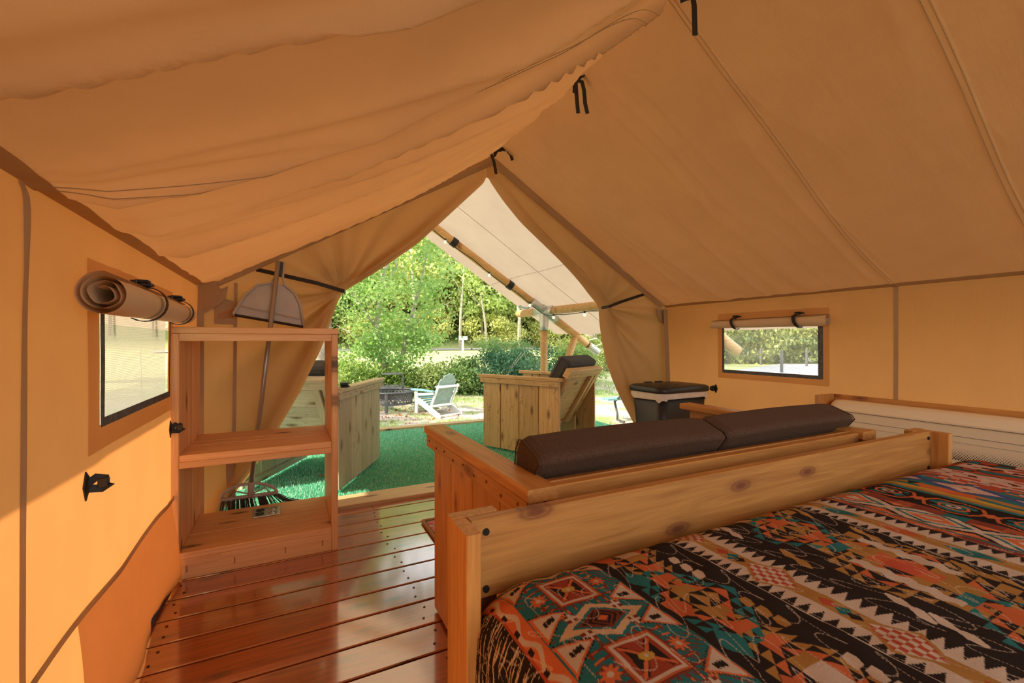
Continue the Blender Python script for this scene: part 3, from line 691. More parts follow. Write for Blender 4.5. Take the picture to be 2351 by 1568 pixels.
m = MB(); m.tube([(3.50, 4.75, rz(3.50)), (3.515, 4.75, rz(3.515))], .052, 14); m.build('rope_wrap', M_BLKPL, fr)
m = MB(); m.tube([(3.54, 4.75, rz(3.54)), (3.68, 4.75, rz(3.68))], .0495, 14); m.build('pipe_end', M_GALV, fr)
m = MB(); m.tube([(2.90, 5.2, 1.40), (2.82, 5.25, 1.48), (2.72, 5.2, 1.42), (2.80, 5.1, 1.40), (2.9, 5.05, 1.46)], .012, 6); m.build('guy_rope', plain('blue_rope', (.35, .55, .62), .7), fr)
m = MB(); m.tube([(3.52, 4.72, .98), (3.62, 4.70, 1.0), (3.70, 4.70, .93), (3.62, 4.72, .90), (3.52, 4.75, .95)], .010, 6); m.build('guy_rope', plain('yellow_rope', (.6, .6, .35), .7), fr)
m = MB(); m.tube([(3.50, 2.90, rz(3.5) + .06), (3.56, 2.94, rz(3.5) + .11), (3.62, 2.90, rz(3.5) + .06), (3.56, 2.86, rz(3.5) + .03), (3.64, 2.84, rz(3.5) + .08)], .008, 6); m.build('guy_rope', M_ZIP, fr)
sl = thing('string_lights', (2.1, 4.70, 1.75), 'black cord of small clear bulbs strung along the porch rafter', 'string lights')
cord = [(x, 4.69, rz(x) - .055 - .018 * abs(math.sin((x - 1.3) * 5.5))) for x in np.linspace(1.25, 2.78, 36)] + [(2.80, yv, 1.28 - .012 * abs(math.sin(yv * 5))) for yv in np.linspace(4.60, 3.2, 26)]
m = MB(); m.tube(cord, .005, 6); m.build('cord', M_BLKPL, sl)
for x, yv, z in ((1.53, 4.68, rz(1.53) - .085), (2.06, 4.68, rz(2.06) - .085), (2.60, 4.68, rz(2.60) - .075), (2.80, 4.46, 1.262), (2.80, 3.84, 1.262), (2.80, 3.3, 1.262)):
    m = MB(); m.lathe([(.001, -.036), (.014, -.028), (.017, -.014), (.011, 0)], (x, yv, z), 10); b_ = m.build('bulb', M_BULB, sl, True)
    m = MB(); m.lathe([(.011, 0), (.012, .02), (.004, .026)], (x, yv, z), 10); m.build('socket', M_BLKPL, b_)

# ------------------------------------------------------------------ windows
def window(side, rect, idx, screen):
    y0, y1, z0, z1 = rect; sg = 1 if side < 0 else -1; X0 = XL if side < 0 else XR
    wn_ = tag(empty('window_%d' % idx, (X0, (y0 + y1) / 2, z0)), kind='structure')
    by0, by1, bz0, bz1 = (1.375, 2.20, .688, 1.158) if side < 0 else (1.483, 2.243, .692, 1.165)
    for n_, a in (('border_strip', (by0, by1, bz0, z0 - .0)), ('border_strip', (by0, by1, z1, bz1)), ('border_strip', (by0, y0, z0, z1)), ('border_strip', (y1, by1, z0, z1))):
        strip_on_wall(n_, M_BORDER, side, *a, .004, wn_, 40, 8)
    zw = .019
    for a in ((y0 - .002, y1 + .002, z0 - .004, z0 + zw), (y0 - .004, y0 + zw * 1.3, z0, z1), (y1 - zw * .8, y1 + .004, z0, z1)):
        strip_on_wall('zipper', M_ZIP, side, *a, .007, wn_, 30, 12)
    if screen:
        surf('screen_mesh', np.linspace(y0, y1, 120), np.linspace(z0, z1, 30), lambda a, b: (X0 + sg * (.001 - .012 * (1 - np.abs(2 * vnoise(a * 13 + (b - z0) * 1.2, b * 1.5, 5) - 1)) ** 2 * np.sin(np.pi * (a - y0) / (y1 - y0))), a, b), M_SCREEN, wn_)
        m = MB()
        for yv in (1.60, 2.03): m.ribbon([(X0 - .012, yv, z1), (X0 - .014, yv + .006, z1 - .11)], .02, (0, 1, 0))
        m.build('outer_straps', M_ZIP, wn_)
    else:
        surf('clear_pane', np.linspace(y0, y1, 60), np.linspace(z0, z1, 20), lambda a, b: (X0 + sg * (.002 + .004 * vnoise(a * 6, b * 6, 9)), a, b), M_VINYL, wn_)
    # rolled up cover: a spiral of canvas
    cy0, cy1 = (1.285, 2.165) if side < 0 else (1.468, 2.268)
    cz, rr = (1.068, .050) if side < 0 else (1.085, .036)
    cxx = X0 + sg * (rr + .012)
    th = np.linspace(0, 2 * math.pi * 3.1, 90); rad = rr * (.30 + .70 * th / th[-1])
    def roll(a, t):
        r_ = np.interp(t, th, rad) + .0025 * vnoise(a * 9, t * .8, 3) ; r_ = r_ * (1 + .05 * np.sin(t * 4 + a * 3) * (t < 10))
        tp = np.clip((a - cy0) / (cy1 - cy0), 0, 1); r_ = r_ * (1 - .22 * tp) if side < 0 else r_ * (.82 + .18 * (1 - tp))
        return cxx - sg * r_ * np.cos(t + 1.0), a + .006 * vnoise(t * .7, a * 0, 8) * (np.abs(a - cy0) < .01), cz + r_ * np.sin(t + 1.0)
    surf('rolled_cover', np.linspace(cy0, cy1, 60), th, roll, M_TAN, wn_)
    for yv in ((1.62, 2.045) if side < 0 else (2.075, 1.645)):
        sc = 1 - .22 * np.clip((yv - cy0) / (cy1 - cy0), 0, 1) if side < 0 else 1
        r2 = rr * 1.05 * sc + .002
        P = [(cxx - sg * r2 * math.cos(t), yv + .014 * math.sin(t), cz + r2 * math.sin(t)) for t in np.linspace(.6, 5.3, 18)]
        m = MB(); m.ribbon(P, .020, (0, 1, 0), .0012); st = m.build('strap', M_BLACK, wn_)
        m = MB(); bx_ = cxx - sg * .004
        m.box((bx_ - sg * .018, yv, cz + r2 + .012), (.016, .052, .010)).box((bx_ + sg * .006, yv, cz + r2 + .006), (.030, .026, .010)).box((bx_ - sg * .004, yv - .010, cz + r2 + .016), (.034, .006, .008)).box((bx_ - sg * .004, yv + .010, cz + r2 + .016), (.034, .006, .008))
        m.build('buckle', M_BLKPL, st, False, .002)
window(-1, LW, 1, True); window(1, RW, 2, False)

def wall_buckle(y, z, side, label):
    sg = 1 if side < 0 else -1; X0 = float(wall_x(y, z, side))
    r = thing('strap_buckle', (X0, y, z), label, 'buckle')
    m = MB(); m.prism([(X0 + sg * .004, y - .004, z + .034), (X0 + sg * .004, y + .030, z + .004), (X0 + sg * .004, y - .004, z - .034), (X0 + sg * .004, y - .018, z)], (sg * .003, 0, 0)); m.build('anchor_patch', M_BLACK, r)
    m = MB(); m.ribbon([(X0 + sg * .006, y + .004, z + .004), (X0 + sg * .020, y + .010, z + .016), (X0 + sg * .036, y + .016, z + .010), (X0 + sg * .046, y + .018, z - .004), (X0 + sg * .030, y + .012, z - .012), (X0 + sg * .010, y + .004, z - .008)], .018, (0, .4, 1)); m.build('strap_loop', M_BLACK, r)
    m = MB(); m.box((X0 + sg * .032, y + .014, z + .002), (.020, .014, .022)); m.build('clip', M_BLKPL, r, False, .002)
wall_buckle(1.362, .623, -1, 'black strap buckle on the sunlit lower part of the left wall')
wall_buckle(2.165, .613, -1, 'black strap buckle on the left wall beside the wooden shelf')
wall_buckle(2.265, .606, 1, 'black strap buckle on the right wall beside the trash bin')

def bow(pts_list, at, label, wid=.017):
    r = thing('ribbon_tie', at, label, 'ribbon')
    for nm, P in pts_list:
        m = MB(); m.ribbon(P, wid if nm != 'knot' else wid * 1.3, (.9, -.44, .1)); m.build(nm, M_BLACK, r)
yb = 2.58
bow([('knot', [(1.20, yb, 2.222), (1.205, yb - .01, 2.205), (1.215, yb, 2.19)]), ('tail', [(1.20, yb, 2.20), (1.155, yb - .01, 2.195), (1.142, yb - .01, 2.165), (1.165, yb - .01, 2.11), (1.180, yb - .01, 2.035)]), ('loop', [(1.205, yb, 2.205), (1.175, yb - .02, 2.17), (1.165, yb - .02, 2.14), (1.17, yb - .01, 2.18)]),
     ('tail', [(1.21, yb, 2.205), (1.255, yb - .01, 2.205), (1.285, yb - .01, 2.18), (1.297, yb - .01, 2.145)]), ('loop', [(1.21, yb, 2.21), (1.26, yb - .02, 2.215), (1.31, yb - .02, 2.195), (1.325, yb - .01, 2.185)])],
    (1.21, yb, 2.22), 'black ribbon bow tied at the peak above the tent door', .019)
yb = 1.72
bow([('knot', [(1.202, yb, 2.215), (1.205, yb - .01, 2.20), (1.212, yb, 2.185)]), ('tail', [(1.203, yb, 2.20), (1.196, yb - .012, 2.15), (1.200, yb - .014, 2.09), (1.207, yb - .014, 2.032)]), ('loop', [(1.204, yb, 2.20), (1.190, yb - .02, 2.16), (1.180, yb - .02, 2.118), (1.19, yb - .01, 2.16)]),
     ('tail', [(1.21, yb, 2.195), (1.232, yb - .01, 2.188), (1.242, yb - .012, 2.15), (1.248, yb - .012, 2.09), (1.262, yb - .012, 2.044)]), ('loop', [(1.21, yb, 2.20), (1.235, yb - .02, 2.212), (1.265, yb - .02, 2.205), (1.28, yb - .01, 2.19)])],
    (1.205, yb, 2.215), 'black ribbon tie with two long tails in the middle of the ridge', .018)
yb = 1.10
bow([('knot', [(1.235, yb, 2.20), (1.24, yb, 2.185), (1.245, yb, 2.165)]), ('loop', [(1.24, yb, 2.18), (1.215, yb, 2.165), (1.218, yb, 2.145), (1.24, yb, 2.155)]), ('tail', [(1.262, yb, 2.20), (1.266, yb - .008, 2.14), (1.266, yb - .01, 2.08), (1.268, yb - .01, 2.034)])],
    (1.24, yb, 2.20), 'black ribbon tie with one broad tail nearest the top of the photo', .018)

# ------------------------------------------------------------------ shelf unit and what hangs beside it
sh = thing('shelf_unit', (-.115, 2.41, 0), 'open pine shelf unit standing against the front wall left of the door', 'shelf')
SX0, SX1, SY0, SY1, T_ = -.427, .196, 2.177, 2.64, .027
wds = [(SY0, .192), (SY0 + .194, .083), (SY0 + .279, .184)]
for x in (SX0 + T_ / 2, SX1 - T_ / 2):
    for y0, w_ in wds: board('side_board', M_PINE, (x, y0 + w_ / 2, 0), (x, y0 + w_ / 2, .992), w_ - .002, T_, (1, 0, 0), sh, None, .003)
for y0, w_ in wds: board('top_board', M_PINE, (SX0 - .004, y0 + w_ / 2, 1.006), (SX1 + .004, y0 + w_ / 2, 1.006), w_ - .002, .027, (0, 0, 1), sh, None, .003)
board('top_rail', M_PINE, (SX0 + T_, SY0 + .0135, .977), (SX1 - T_, SY0 + .0135, .977), .030, .026, (0, -1, 0), sh)
for zt in (.500, .106):
    for y0, w_ in wds: board('shelf_board', M_PINE, (SX0 + T_, y0 + w_ / 2, zt - .0135), (SX1 - T_, y0 + w_ / 2, zt - .0135), w_ - .002, .027, (0, 0, 1), sh, None, .003)
board('front_rail', M_PINE, (SX0 + T_, SY0 + .0135, .460), (SX1 - T_, SY0 + .0135, .460), .026, .026, (0, -1, 0), sh)
board('front_rail', M_PINE, (SX0 + T_, SY0 + .0135, .040), (SX1 - T_, SY0 + .0135, .040), .079, .026, (0, -1, 0), sh)
for x in (-.375, -.21, -.02, .13):
    m = MB(); m.box((x, SY0 - .0005, .042), (.005, .003, .026)); m.build('pocket_screw', plain('screw_slot', (.35, .16, .07), .7) if x == -.375 else bpy.data.materials['screw_slot'], sh)
m = MB(); m.prism([(-.167, 2.456, .106), (-.046, 2.456, .106), (-.046, 2.580, .106), (-.167, 2.580, .106)], (0, 0, .005)); op = m.build('outlet_plate', M_STEEL, sh, False, .002)
for k, x in enumerate((-.135, -.078)):
    for yv in (2.492, 2.543):
        m = MB(); m.prism([(x + .019 * math.cos(a), yv + .016 * math.sin(a), .111) for a in np.linspace(0, 2 * math.pi, 17)[:-1]], (0, 0, .004)); m.build('socket_face', M_BLKPL if k == 0 else M_STEEL, op)
        m = MB(); m.box((x - .007, yv, .1155), (.003, .010, .002)).box((x + .007, yv, .1155), (.003, .010, .002)); m.build('slot', M_HOLE, op)

br = thing('broom', (-.185, 2.672, 0), 'grey handled angle broom leaning behind the shelf with black bristles', 'broom')
m = MB(); m.tube([(-.058, 2.645, 1.385), (-.185, 2.672, .20)], .0115, 12); m.build('handle', M_GREYT, br, True)
m = MB(); hp = []
for a in np.linspace(0, math.pi, 15): hp.append((-.19 + .125 * math.cos(a) - .0, 2.672, .155 + .062 * math.sin(a) + .10 * .12 * math.cos(a) * -.5))
m.tube(hp, .008, 8); m.tube([(-.318, 2.672, .150), (-.06, 2.672, .150)], .011, 8); m.tube([(-.185, 2.672, .15), (-.183, 2.672, .225)], .016, 8)
m.tube([(-.185, 2.672, .16), (-.25, 2.672, .185), (-.27, 2.672, .16)], .004, 6); m.tube([(-.185, 2.672, .16), (-.12, 2.672, .185), (-.10, 2.672, .16)], .004, 6)
m.build('head', M_DGREY, br, True)
m = MB()
for i in range(170):
    t = random.random(); x0 = -.315 + t * .25; yv = 2.672 + random.uniform(-.018, .018); fl_ = (t - .25) * .10 + max(0, t - .78) * .45
    m.tube([(x0, yv, .148), (x0 + fl_ * .4, yv, .085 + max(0, t - .8) * .12), (x0 + fl_, yv + random.uniform(-.02, .01), .004 + max(0, t - .78) * .34)], .0016, 4, False)
o = m.build('bristles', M_BRIST, br); o['kind'] = 'stuff'

dp = thing('dustpan', (-.05, 2.62, 1.1), 'grey dustpan clipped upside down on the broom handle above the shelf', 'dustpan')
OUT = [(-.067, 1.398), (-.030, 1.388), (-.037, 1.305), (-.030, 1.266), (.019, 1.226), (.049, 1.16), (.064, 1.041), (-.250, 1.090), (-.263, 1.105), (-.212, 1.2), (-.156, 1.257), (-.096, 1.272), (-.076, 1.295)]
m = MB(); m.prism([(x, 2.674, z) for x, z in OUT[3:12]], (0, .004, 0)); m.build('pan', M_DGREY, dp)
m = MB(); m.tube([(x, 2.666, z) for x, z in OUT[7:12]] + [(x, 2.666, z) for x, z in OUT[12:]] , .007, 6); m.tube([(x, 2.666, z) for x, z in OUT[1:7]], .007, 6); m.build('rim', M_DGREY, dp, True)
m = MB(); m.tube([(-.228, 2.668, 1.146), (.047, 2.668, 1.083)], .0045, 6); m.build('ridge', M_DGREY, dp)
m = MB(); m.tube([(-.256, 2.664, 1.096), (.062, 2.664, 1.040)], .008, 6); m.build('lip', M_BLKPL, dp)
m = MB(); m.prism([(-.063, 2.660, 1.392), (-.036, 2.660, 1.386), (-.040, 2.660, 1.315), (-.070, 2.660, 1.315)], (0, .012, 0)); m.build('clip', M_BLKPL, dp)

# ------------------------------------------------------------------ indoor couch
ch = thing('couch', (1.11, 1.16, 0), 'wooden plank armed couch facing the tent door in front of the bed', 'couch')
CX0, CX1, CY0, CY1 = .460, 1.765, .80, 1.535
def arm_panel(x, out, parent, B=None, y0=CY0, y1=CY1, ztop=.655, mat=M_FURN, n_=4, rail_low=True, th=.022):
    Lg = y1 - y0; w_ = Lg / n_
    for i in range(n_): board('plank', mat, (x, y0 + (i + .5) * w_, .012), (x, y0 + (i + .5) * w_, ztop - .03), w_ - .007, th, (1, 0, 0), parent, B, .003)
    board('arm_cap', mat, (x, y0 - .012, ztop - .014), (x, y1 + .035, ztop - .014), .075, .028, (0, 0, 1), parent, B, .004)
    board('arm_rail', mat, (x + out * (th / 2 + .012), y0, ztop - .05), (x + out * (th / 2 + .012), y1 + .015, ztop - .05), .042, .022, (out, 0, 0), parent, B)
    board('foot_rail', mat, (x - out * (th / 2 + .012), y0 + .02, .035), (x - out * (th / 2 + .012), y1 - .01, .035), .045, .022, (out, 0, 0), parent, B)
    for i in range(9):
        yv = y0 + .04 + i * (Lg - .06) / 8
        Ms = (B or Matrix.Identity(4)) @ Matrix.Translation((x + out * (th / 2 + .0235), yv, ztop - .045 - .008 * (i % 2))) @ Matrix.Rotation(R(90), 4, 'Y')
        put(bpy.data.objects.new('screw', screw_me), parent, Ms)
_m = MB(); _m.lathe([(.0005, .001), (.0035, .001), (.0038, -.001)], n=10); _o = _m.build('screw', plain('screw_head', (.03, .025, .02), .5, .4)); screw_me = _o.data; bpy.data.objects.remove(_o)
arm_panel(CX0 + .011, -1, ch); arm_panel(CX1 - .011, 1, ch)
board('back_rail', M_FURN, (.487, .815, .625), (1.83, .815, .625), .050, .026, (0, -1, .0), ch)
board('back_rail', M_FURN, (.487, .845, .634), (1.815, .845, .634), .040, .030, (0, .2, 1), ch)
for k, z in enumerate((.55, .46, .37, .28)): board('back_slat', M_FURN, (.49, .85 + k * .02, z), (1.74, .85 + k * .02, z), .085, .022, (0, 1, .22), ch)
board('seat_rail', M_FURN, (.49, 1.50, .27), (1.74, 1.50, .27), .09, .024, (0, 1, 0), ch)
for k in range(5): board('seat_slat', M_FURN, (.49, 1.02 + k * .11, .30), (1.74, 1.02 + k * .11, .30), .095, .02, (0, 0, 1), ch)
def cushion(x0, x1, label):
    poly = [(.880, .640), (.846, .686), (.856, .700), (.930, .728), (.958, .726), (.975, .700), (.984, .640), (1.02, .47), (.925, .45)]
    r = thing('back_cushion', ((x0 + x1) / 2, .93, .46), label, 'cushion', 'cushions along the couch back')
    m = MB(); k = 26; n_ = len(poly); vs = []
    cy = sum(p[0] for p in poly) / n_; cz = sum(p[1] for p in poly) / n_
    for i in range(k):
        t = i / (k - 1); x = x0 + (x1 - x0) * t; e = min(t, 1 - t) * (x1 - x0)
        f = 1 - .10 * max(0, 1 - e / .025) ** 2
        vs += [(x, cy + (p[0] - cy) * f, cz + (p[1] - cz) * f + .006 * math.sin(t * math.pi)) for p in poly]
    fs = [(i * n_ + j, i * n_ + (j + 1) % n_, (i + 1) * n_ + (j + 1) % n_, (i + 1) * n_ + j) for i in range(k - 1) for j in range(n_)] + [tuple(range(n_ - 1, -1, -1)), tuple((k - 1) * n_ + j for j in range(n_))]
    m.add(vs, fs); o = m.build('cover', M_BROWN, r, False, .008)
    for xe in (x0, x1):
        m = MB(); P = [(xe, cy + (p[0] - cy) * .915, cz + (p[1] - cz) * .915 + .001) for p in poly]; m.tube(P + [P[0]], .0022, 6, False)
        if xe == x0: m.tube([P[3], (xe - .001, .915, .66), (xe - .001, .93, .60), (xe, .95, .48)], .0015, 6)
        m.build('piping', M_BROWN, r)
cushion(.500, 1.125, 'brown upholstered bolster cushion on the couch back nearest the shelf'); cushion(1.130, 1.80, 'brown upholstered bolster cushion on the couch back beside the white panel')
r = thing('seat_cushion', (1.11, 1.25, .31), 'brown seat cushion lying on the couch slats', 'cushion')
m = MB(); m.box((1.11, 1.25, .37), (1.22, .50, .11)); m.build('cover', M_BROWN, r, False, .02)
rg = thing('rug', (1.25, 2.0, 0), 'woven rug with a jute braided edge in front of the couch', 'rug')
m = MB(); m.box((1.25, 2.0, .004), (1.22, .56, .008)); 
mr, tr_, or_ = newmat('rug_weave'); tcr = N(tr_, 'ShaderNodeTexCoord').outputs['Object']; pr = N(tr_, 'ShaderNodeBsdfPrincipled'); pr.inputs['Roughness'].default_value = .95
tr_.links.new(ramp(tr_, noise(tr_, mapping(tr_, tcr, (9, 30, 9)), 1.5, 3), [(.35, (.05, .14, .28)), (.48, (.60, .50, .45)), (.56, (.55, .06, .09)), (.68, (.08, .22, .26))]), pr.inputs[0]); tr_.links.new(pr.outputs[0], or_.inputs[0])
m.build('weave', mr, rg)
m = MB()
loop = [(.625, 1.72), (.625, 2.292), (1.875, 2.292), (1.875, 1.72), (.625, 1.72)]
P = []
for (a, b), (c, d) in zip(loop[:-1], loop[1:]):
    L_ = math.hypot(c - a, d - b); k = int(L_ / .006)
    P += [(a + (c - a) * i / k + .002 * math.sin(i * 2.2), b + (d - b) * i / k + .002 * math.cos(i * 2.2), .009 + .0015 * math.sin(i * 2.2)) for i in range(k)]
m.tube(P, .009, 6); m.build('braided_edge', M_JUTE, rg, True)

# ------------------------------------------------------------------ bed
bd = thing('bed_frame', (1.1, -.35, 0), 'pine bed frame with a wide foot rail and boxed corner posts', 'bed frame')
for x0, sx in ((.247, 1), (1.967, -1)):
    board('post_board', M_FURN, (x0 + sx * .0125, .684, 0), (x0 + sx * .0125, .684, .655), .072, .025, (1, 0, 0), bd)
    board('post_board', M_FURN, (x0 + sx * .043, .7325, 0), (x0 + sx * .043, .7325, .657), .086, .024, (0, 1, 0), bd)
    bpy.data.objects[-1] if False else None
for o in [c for c in bd.children]: pass
board('foot_rail', M_FURN, (.273, .7075, .587), (1.941, .7075, .587), .136, .024, (0, -1, 0), bd)
board('foot_rail', M_FURN, (.273, .7075, .36), (1.941, .7075, .36), .19, .024, (0, -1, 0), bd)
for x in (.30, 1.925):
    for z in (.633, .535):
        m = MB(); m.lathe([(.0005, .0), (.006, 0), (.0065, -.004)], n=12); m.v = [(p[0] + x, .6928 - p[2], p[1] + z) for p in m.v]; m.f = [tuple(reversed(f)) for f in m.f]; m.build('bolt_head', M_BLKPL, bd)
for x in (.285, 1.93): board('side_rail', M_FURN, (x, .66, .30), (x, -1.4, .30), .19, .024, (1, 0, 0), bd)
board('head_rail', M_FURN, (.247, -1.42, .45), (1.967, -1.42, .45), .5, .024, (0, 1, 0), bd)
for x, y in ((.262, -1.40), (1.952, -1.40)): board('post_board', M_FURN, (x, y, 0), (x, y, .70), .07, .025, (1, 0, 0), bd)

def quilt():
    BK, CR, RD, OC, TL, CO, BL, BR_ = [np.array(c) for c in ((.030, .021, .017), (.62, .48, .36), (.47, .085, .04), (.43, .215, .055), (.028, .16, .16), (.66, .16, .055), (.075, .10, .24), (.20, .045, .025))]
    YE, GD, PK = np.array((.60, .38, .05)), np.array((.55, .33, .05)), np.array((.66, .44, .34))
    us = np.concatenate([np.arange(-.12, .16, .006), np.arange(.16, .80, .0014), np.arange(.80, 1.34, .0020), np.arange(1.34, 2.12, .0030), np.arange(2.12, 2.42, .02)])
    vs = np.concatenate([np.linspace(-1.36, .13, 60), np.arange(.131, .694, .0016)])
    U, Y = np.meshgrid(us, vs, indexing='ij'); C = np.empty(U.shape + (3,)); C[:] = BK
    wob = .004 * (vnoise(U * 9, Y * 9, 2) - .5)
    u = U + wob; y = Y + .005 * (vnoise(U * 7, Y * 7, 3) - .5)
    jag = np.abs(((y + u) / .006) % 1 - .5) * .004
    def S(mask, col): C[mask] = col
    def per(y, c, P): return (y - c + P / 2) % P - P / 2
    # hanging side: black with cream feather strokes
    side = u < .272
    for sc_, sl, seed in ((.0125, .5, 0), (.019, -.45, 5), (.016, .15, 9)):
        iy = np.floor(y / sc_); fy = y / sc_ - iy; off = (np.sin(iy * 12.98 + seed) * 43758.5) % 1; iu = np.floor(u / .058 + off); fu = u / .058 + off - iu
        pres = (np.sin(iy * 78.2 + iu * 37.7 + seed) * 9631.7) % 1
        S(side & (pres > .52) & (np.abs(fy - .5 - sl * (fu - .5) - .08 * np.sin(fu * 9)) < .11 * (1 - np.abs(2 * fu - 1)) + .015 * (np.sin(u * 1500) > 0)), CR if seed < 9 else CR * np.array((1, .8, .6)))
    e = (u >= .272) & (u < .300); S(e, CO); S(e & (np.abs(u - .285 - .006 * np.sin(y * 90)) < .004), CR); S(e & (np.abs(u - .279) < .0035) & (np.sin(y * 150) > .6), BK); S(e & (u < .276), RD)
    # teal medallion band
    b1 = (u >= .300) & (u < .476); S(b1, TL); P = .171
    S(b1 & (np.abs(((u + y) / .013) % 1 - .5) < .12) & (vnoise(u * 30, y * 30, 12) > .45), BR_)
    yb_ = per(y, .4865, P); dx = u - .386; ya = per(y, .402, P)
    lad = np.maximum(np.abs(dx), np.abs(ya)); L1 = b1 & (lad < .062) & (lad > .038)
    ang = np.where(np.abs(dx) > np.abs(ya), ya, dx)
    S(L1 & (np.abs((ang / .014) % 1 - .5) < .16), BR_); S(L1 & (np.abs((ang / .014) % 1 - .5) < .09) & (lad > .048), CO); S(L1 & (np.abs(lad - .058) < .0025) & ((ang / .028) % 1 < .5), BR_)
    S(b1 & (lad < .040), BR_); S(b1 & (lad < .038), CO * .8); S(b1 & (lad < .034), CR); S(b1 & (lad < .029), RD * .75)
    cr_ = b1 & (lad < .026); S(cr_ & (np.abs(dx) + jag * 2 > np.abs(ya) * .8) & (np.abs(dx) < .022), BK); S(cr_ & (np.abs(np.abs(dx) - np.abs(ya)) < .0035), CO)
    S(b1 & ((dx / .012) ** 2 + (ya / .007) ** 2 < 1), GD); S(b1 & (np.hypot(dx, ya) < .003), CR)
    for cx in (-.055, .055):
        rr_ = np.hypot(dx - cx, ya); S(b1 & (rr_ < .011 + .003 * np.sin(np.arctan2(ya, dx - cx) * 9)), CO); S(b1 & (rr_ < .004), CR)
    dm = np.abs(dx) / .074 + np.abs(yb_) / .040 + jag * 14; S(b1 & (dm < 1.12), TL); S(b1 & (dm < 1.0), CR * np.array((1.05, .85, .62))); S(b1 & (dm < .72), TL); S(b1 & (dm < .60), BR_)
    S(b1 & (dm < .52) & (((np.abs(dx) + np.abs(yb_)) / .010) % 1 < .55), BK); S(b1 & (dm < .16), CO)
    for sx in (-.040, .040):
        for sy in (-.022, .022):
            a = np.abs(dx - sx); b_ = np.abs(yb_ - sy); k = b1 & (np.maximum(a, b_) < .0085); S(k, BR_); S(k & ((a < .0022) | (b_ < .0022)), CR)
            lf = b1 & ((((dx - sx * 1.35) / .012) ** 2 + ((yb_ - sy * 1.45) / .0045) ** 2) < 1); S(lf, CO * np.array((1, 1.4, 1.5)))
    for k_, off in ((0, .034), (1, -.034)):
        yt = per(y, .4905 + off, P)
        for base, sg, hgt in ((.3015, 1, .046), (.4745, -1, .046)):
            d = (u - base) * sg; hw = .0295 * (1 - d / hgt); t = b1 & (d > 0) & (np.abs(yt) < hw)
            S(b1 & (d > -.001) & (np.abs(np.abs(yt) - hw) < .004) & (d < hgt) & (np.abs((d / .0045) % 1 - .5) < .2), BK)
            S(t, CO); S(t & (np.abs(yt) < hw - .0035) & (d > .0035), CR)
            S(t & (np.abs(yt) < .0035 + jag * 1.3) & (d > .010) & (d < .028), BK)
    S((u >= .476) & (u < .487), BK)
    # stepped mosaics
    def mosaic(u0, u1, cu, ru, P, cy, ry, cell, cols):
        m_ = (u >= u0) & (u < u1); i = np.floor((u - cu) / cell); j = np.floor(per(y, cy, P) / cell)
        fu = (u - cu) / cell - i; fv = per(y, cy, P) / cell - j; ci = (i + .5) * cell; cj = (j + .5) * cell
        r = np.abs(ci) / ru + np.abs(cj) / ry; hsh = (np.sin(np.abs(i + .5) * 12.9 + np.abs(j + .5) * 78.2) * 437.5) % 1
        sg = np.sign(ci * cj)
        diag = np.where(sg > 0, fu + fv < 1, fu < fv)
        for lo, hi_, c, tri in cols: 
            k = m_ & (r >= lo) & (r < hi_); k2 = k & (diag | (hsh > .84)) if tri else k
            S(k2, c)
    mosaic(.487, .610, .552, .060, .342, .630, .13, .0190, [(0, .30, CR, False), (.30, .52, OC, True), (.52, .80, CO * .9, True), (.80, 1.15, OC, True)])
    mosaic(.487, .625, .545, .075, .342, .459, .10, .0200, [(0, .22, OC, False), (.22, .60, OC, True), (.60, .9, CO * .9, True), (.9, 1.2, TL * 1.1, True)])
    bar = (u > .487) & (u < .522); yt = per(y, .545, .171); S(bar & (np.abs(yt) + np.abs(u - .504) * 1.4 < .030), TL * 1.1); yt = per(y, .63, .171); S(bar & (np.abs(yt) + np.abs(u - .504) * 1.2 < .028), CO * .8)
    for cy, c in ((.538, CR), (.40, OC)):
        for k_ in (-1, 0, 1):
            yt = per(y, cy + k_ * .026, .274); S((np.abs(u - .606 - yt * .3) < .010 - np.abs(yt) * .25) & (np.abs(yt) < .011), c)
    # saw-tooth bands either side of an ochre line
    def saw(a, b, c, d, e_, f_):
        z = (u >= a) & (u < f_); S(z, CR); p = (y / .0185) % 1
        tri = lambda w_: w_ < 1 - np.abs(2 * p - 1)
        S((u >= a) & (u < b) & tri(1 - (b - u) / (b - a) * .98) & (u > a + .002), BK); S((u >= e_) & (u < f_) & tri((f_ - u) / (f_ - e_) * .98), BK)
        S((u >= c) & (u < d), OC)
    saw(.656, .684, .692, .722, .733, .762)
    dx = u - .707; yt = per(y, .454, .1765); k = (np.abs(dx) / .040 + np.abs(yt) / .052) < 1; S(k, OC); ck = (np.floor(dx / .0085) + np.floor(yt / .0105)) % 2
    k2 = (np.abs(dx) / .034 + np.abs(yt) / .044) < 1; S(k2, RD); S(k2 & (ck > .5), CR); S((np.maximum(np.abs(dx) / .011, np.abs(yt) / .014) < 1) & (ck < .5), RD)
    yt = per(y, .37, .1765); S((np.abs(dx) < .011 - np.abs(yt) * .8) & (np.abs(yt) < .012), RD); yt = per(y, .352, .1765); S((np.abs(dx) < .012 - np.abs(yt + .004) * .9), TL); yt = per(y, .335, .1765); S((np.abs(dx) < .010 - np.abs(yt) * .9), BK)
    mosaic(.795, 1.045, .940, .115, .342, .371, .165, .0240, [(0, .20, RD * 1.25, False), (.20, .32, TL * 1.1, False), (.32, .46, CO * .9, True), (.46, .58, OC, False), (.58, .72, OC, True), (.72, .84, CO * .9, True), (.84, 1.2, OC, True)])
    mosaic(.795, 1.045, .915, .095, .342, .542, .085, .0230, [(0, .25, OC, False), (.25, .5, OC, True), (.5, .8, CO * .9, True), (.8, 1.2, TL * 1.1, True)])
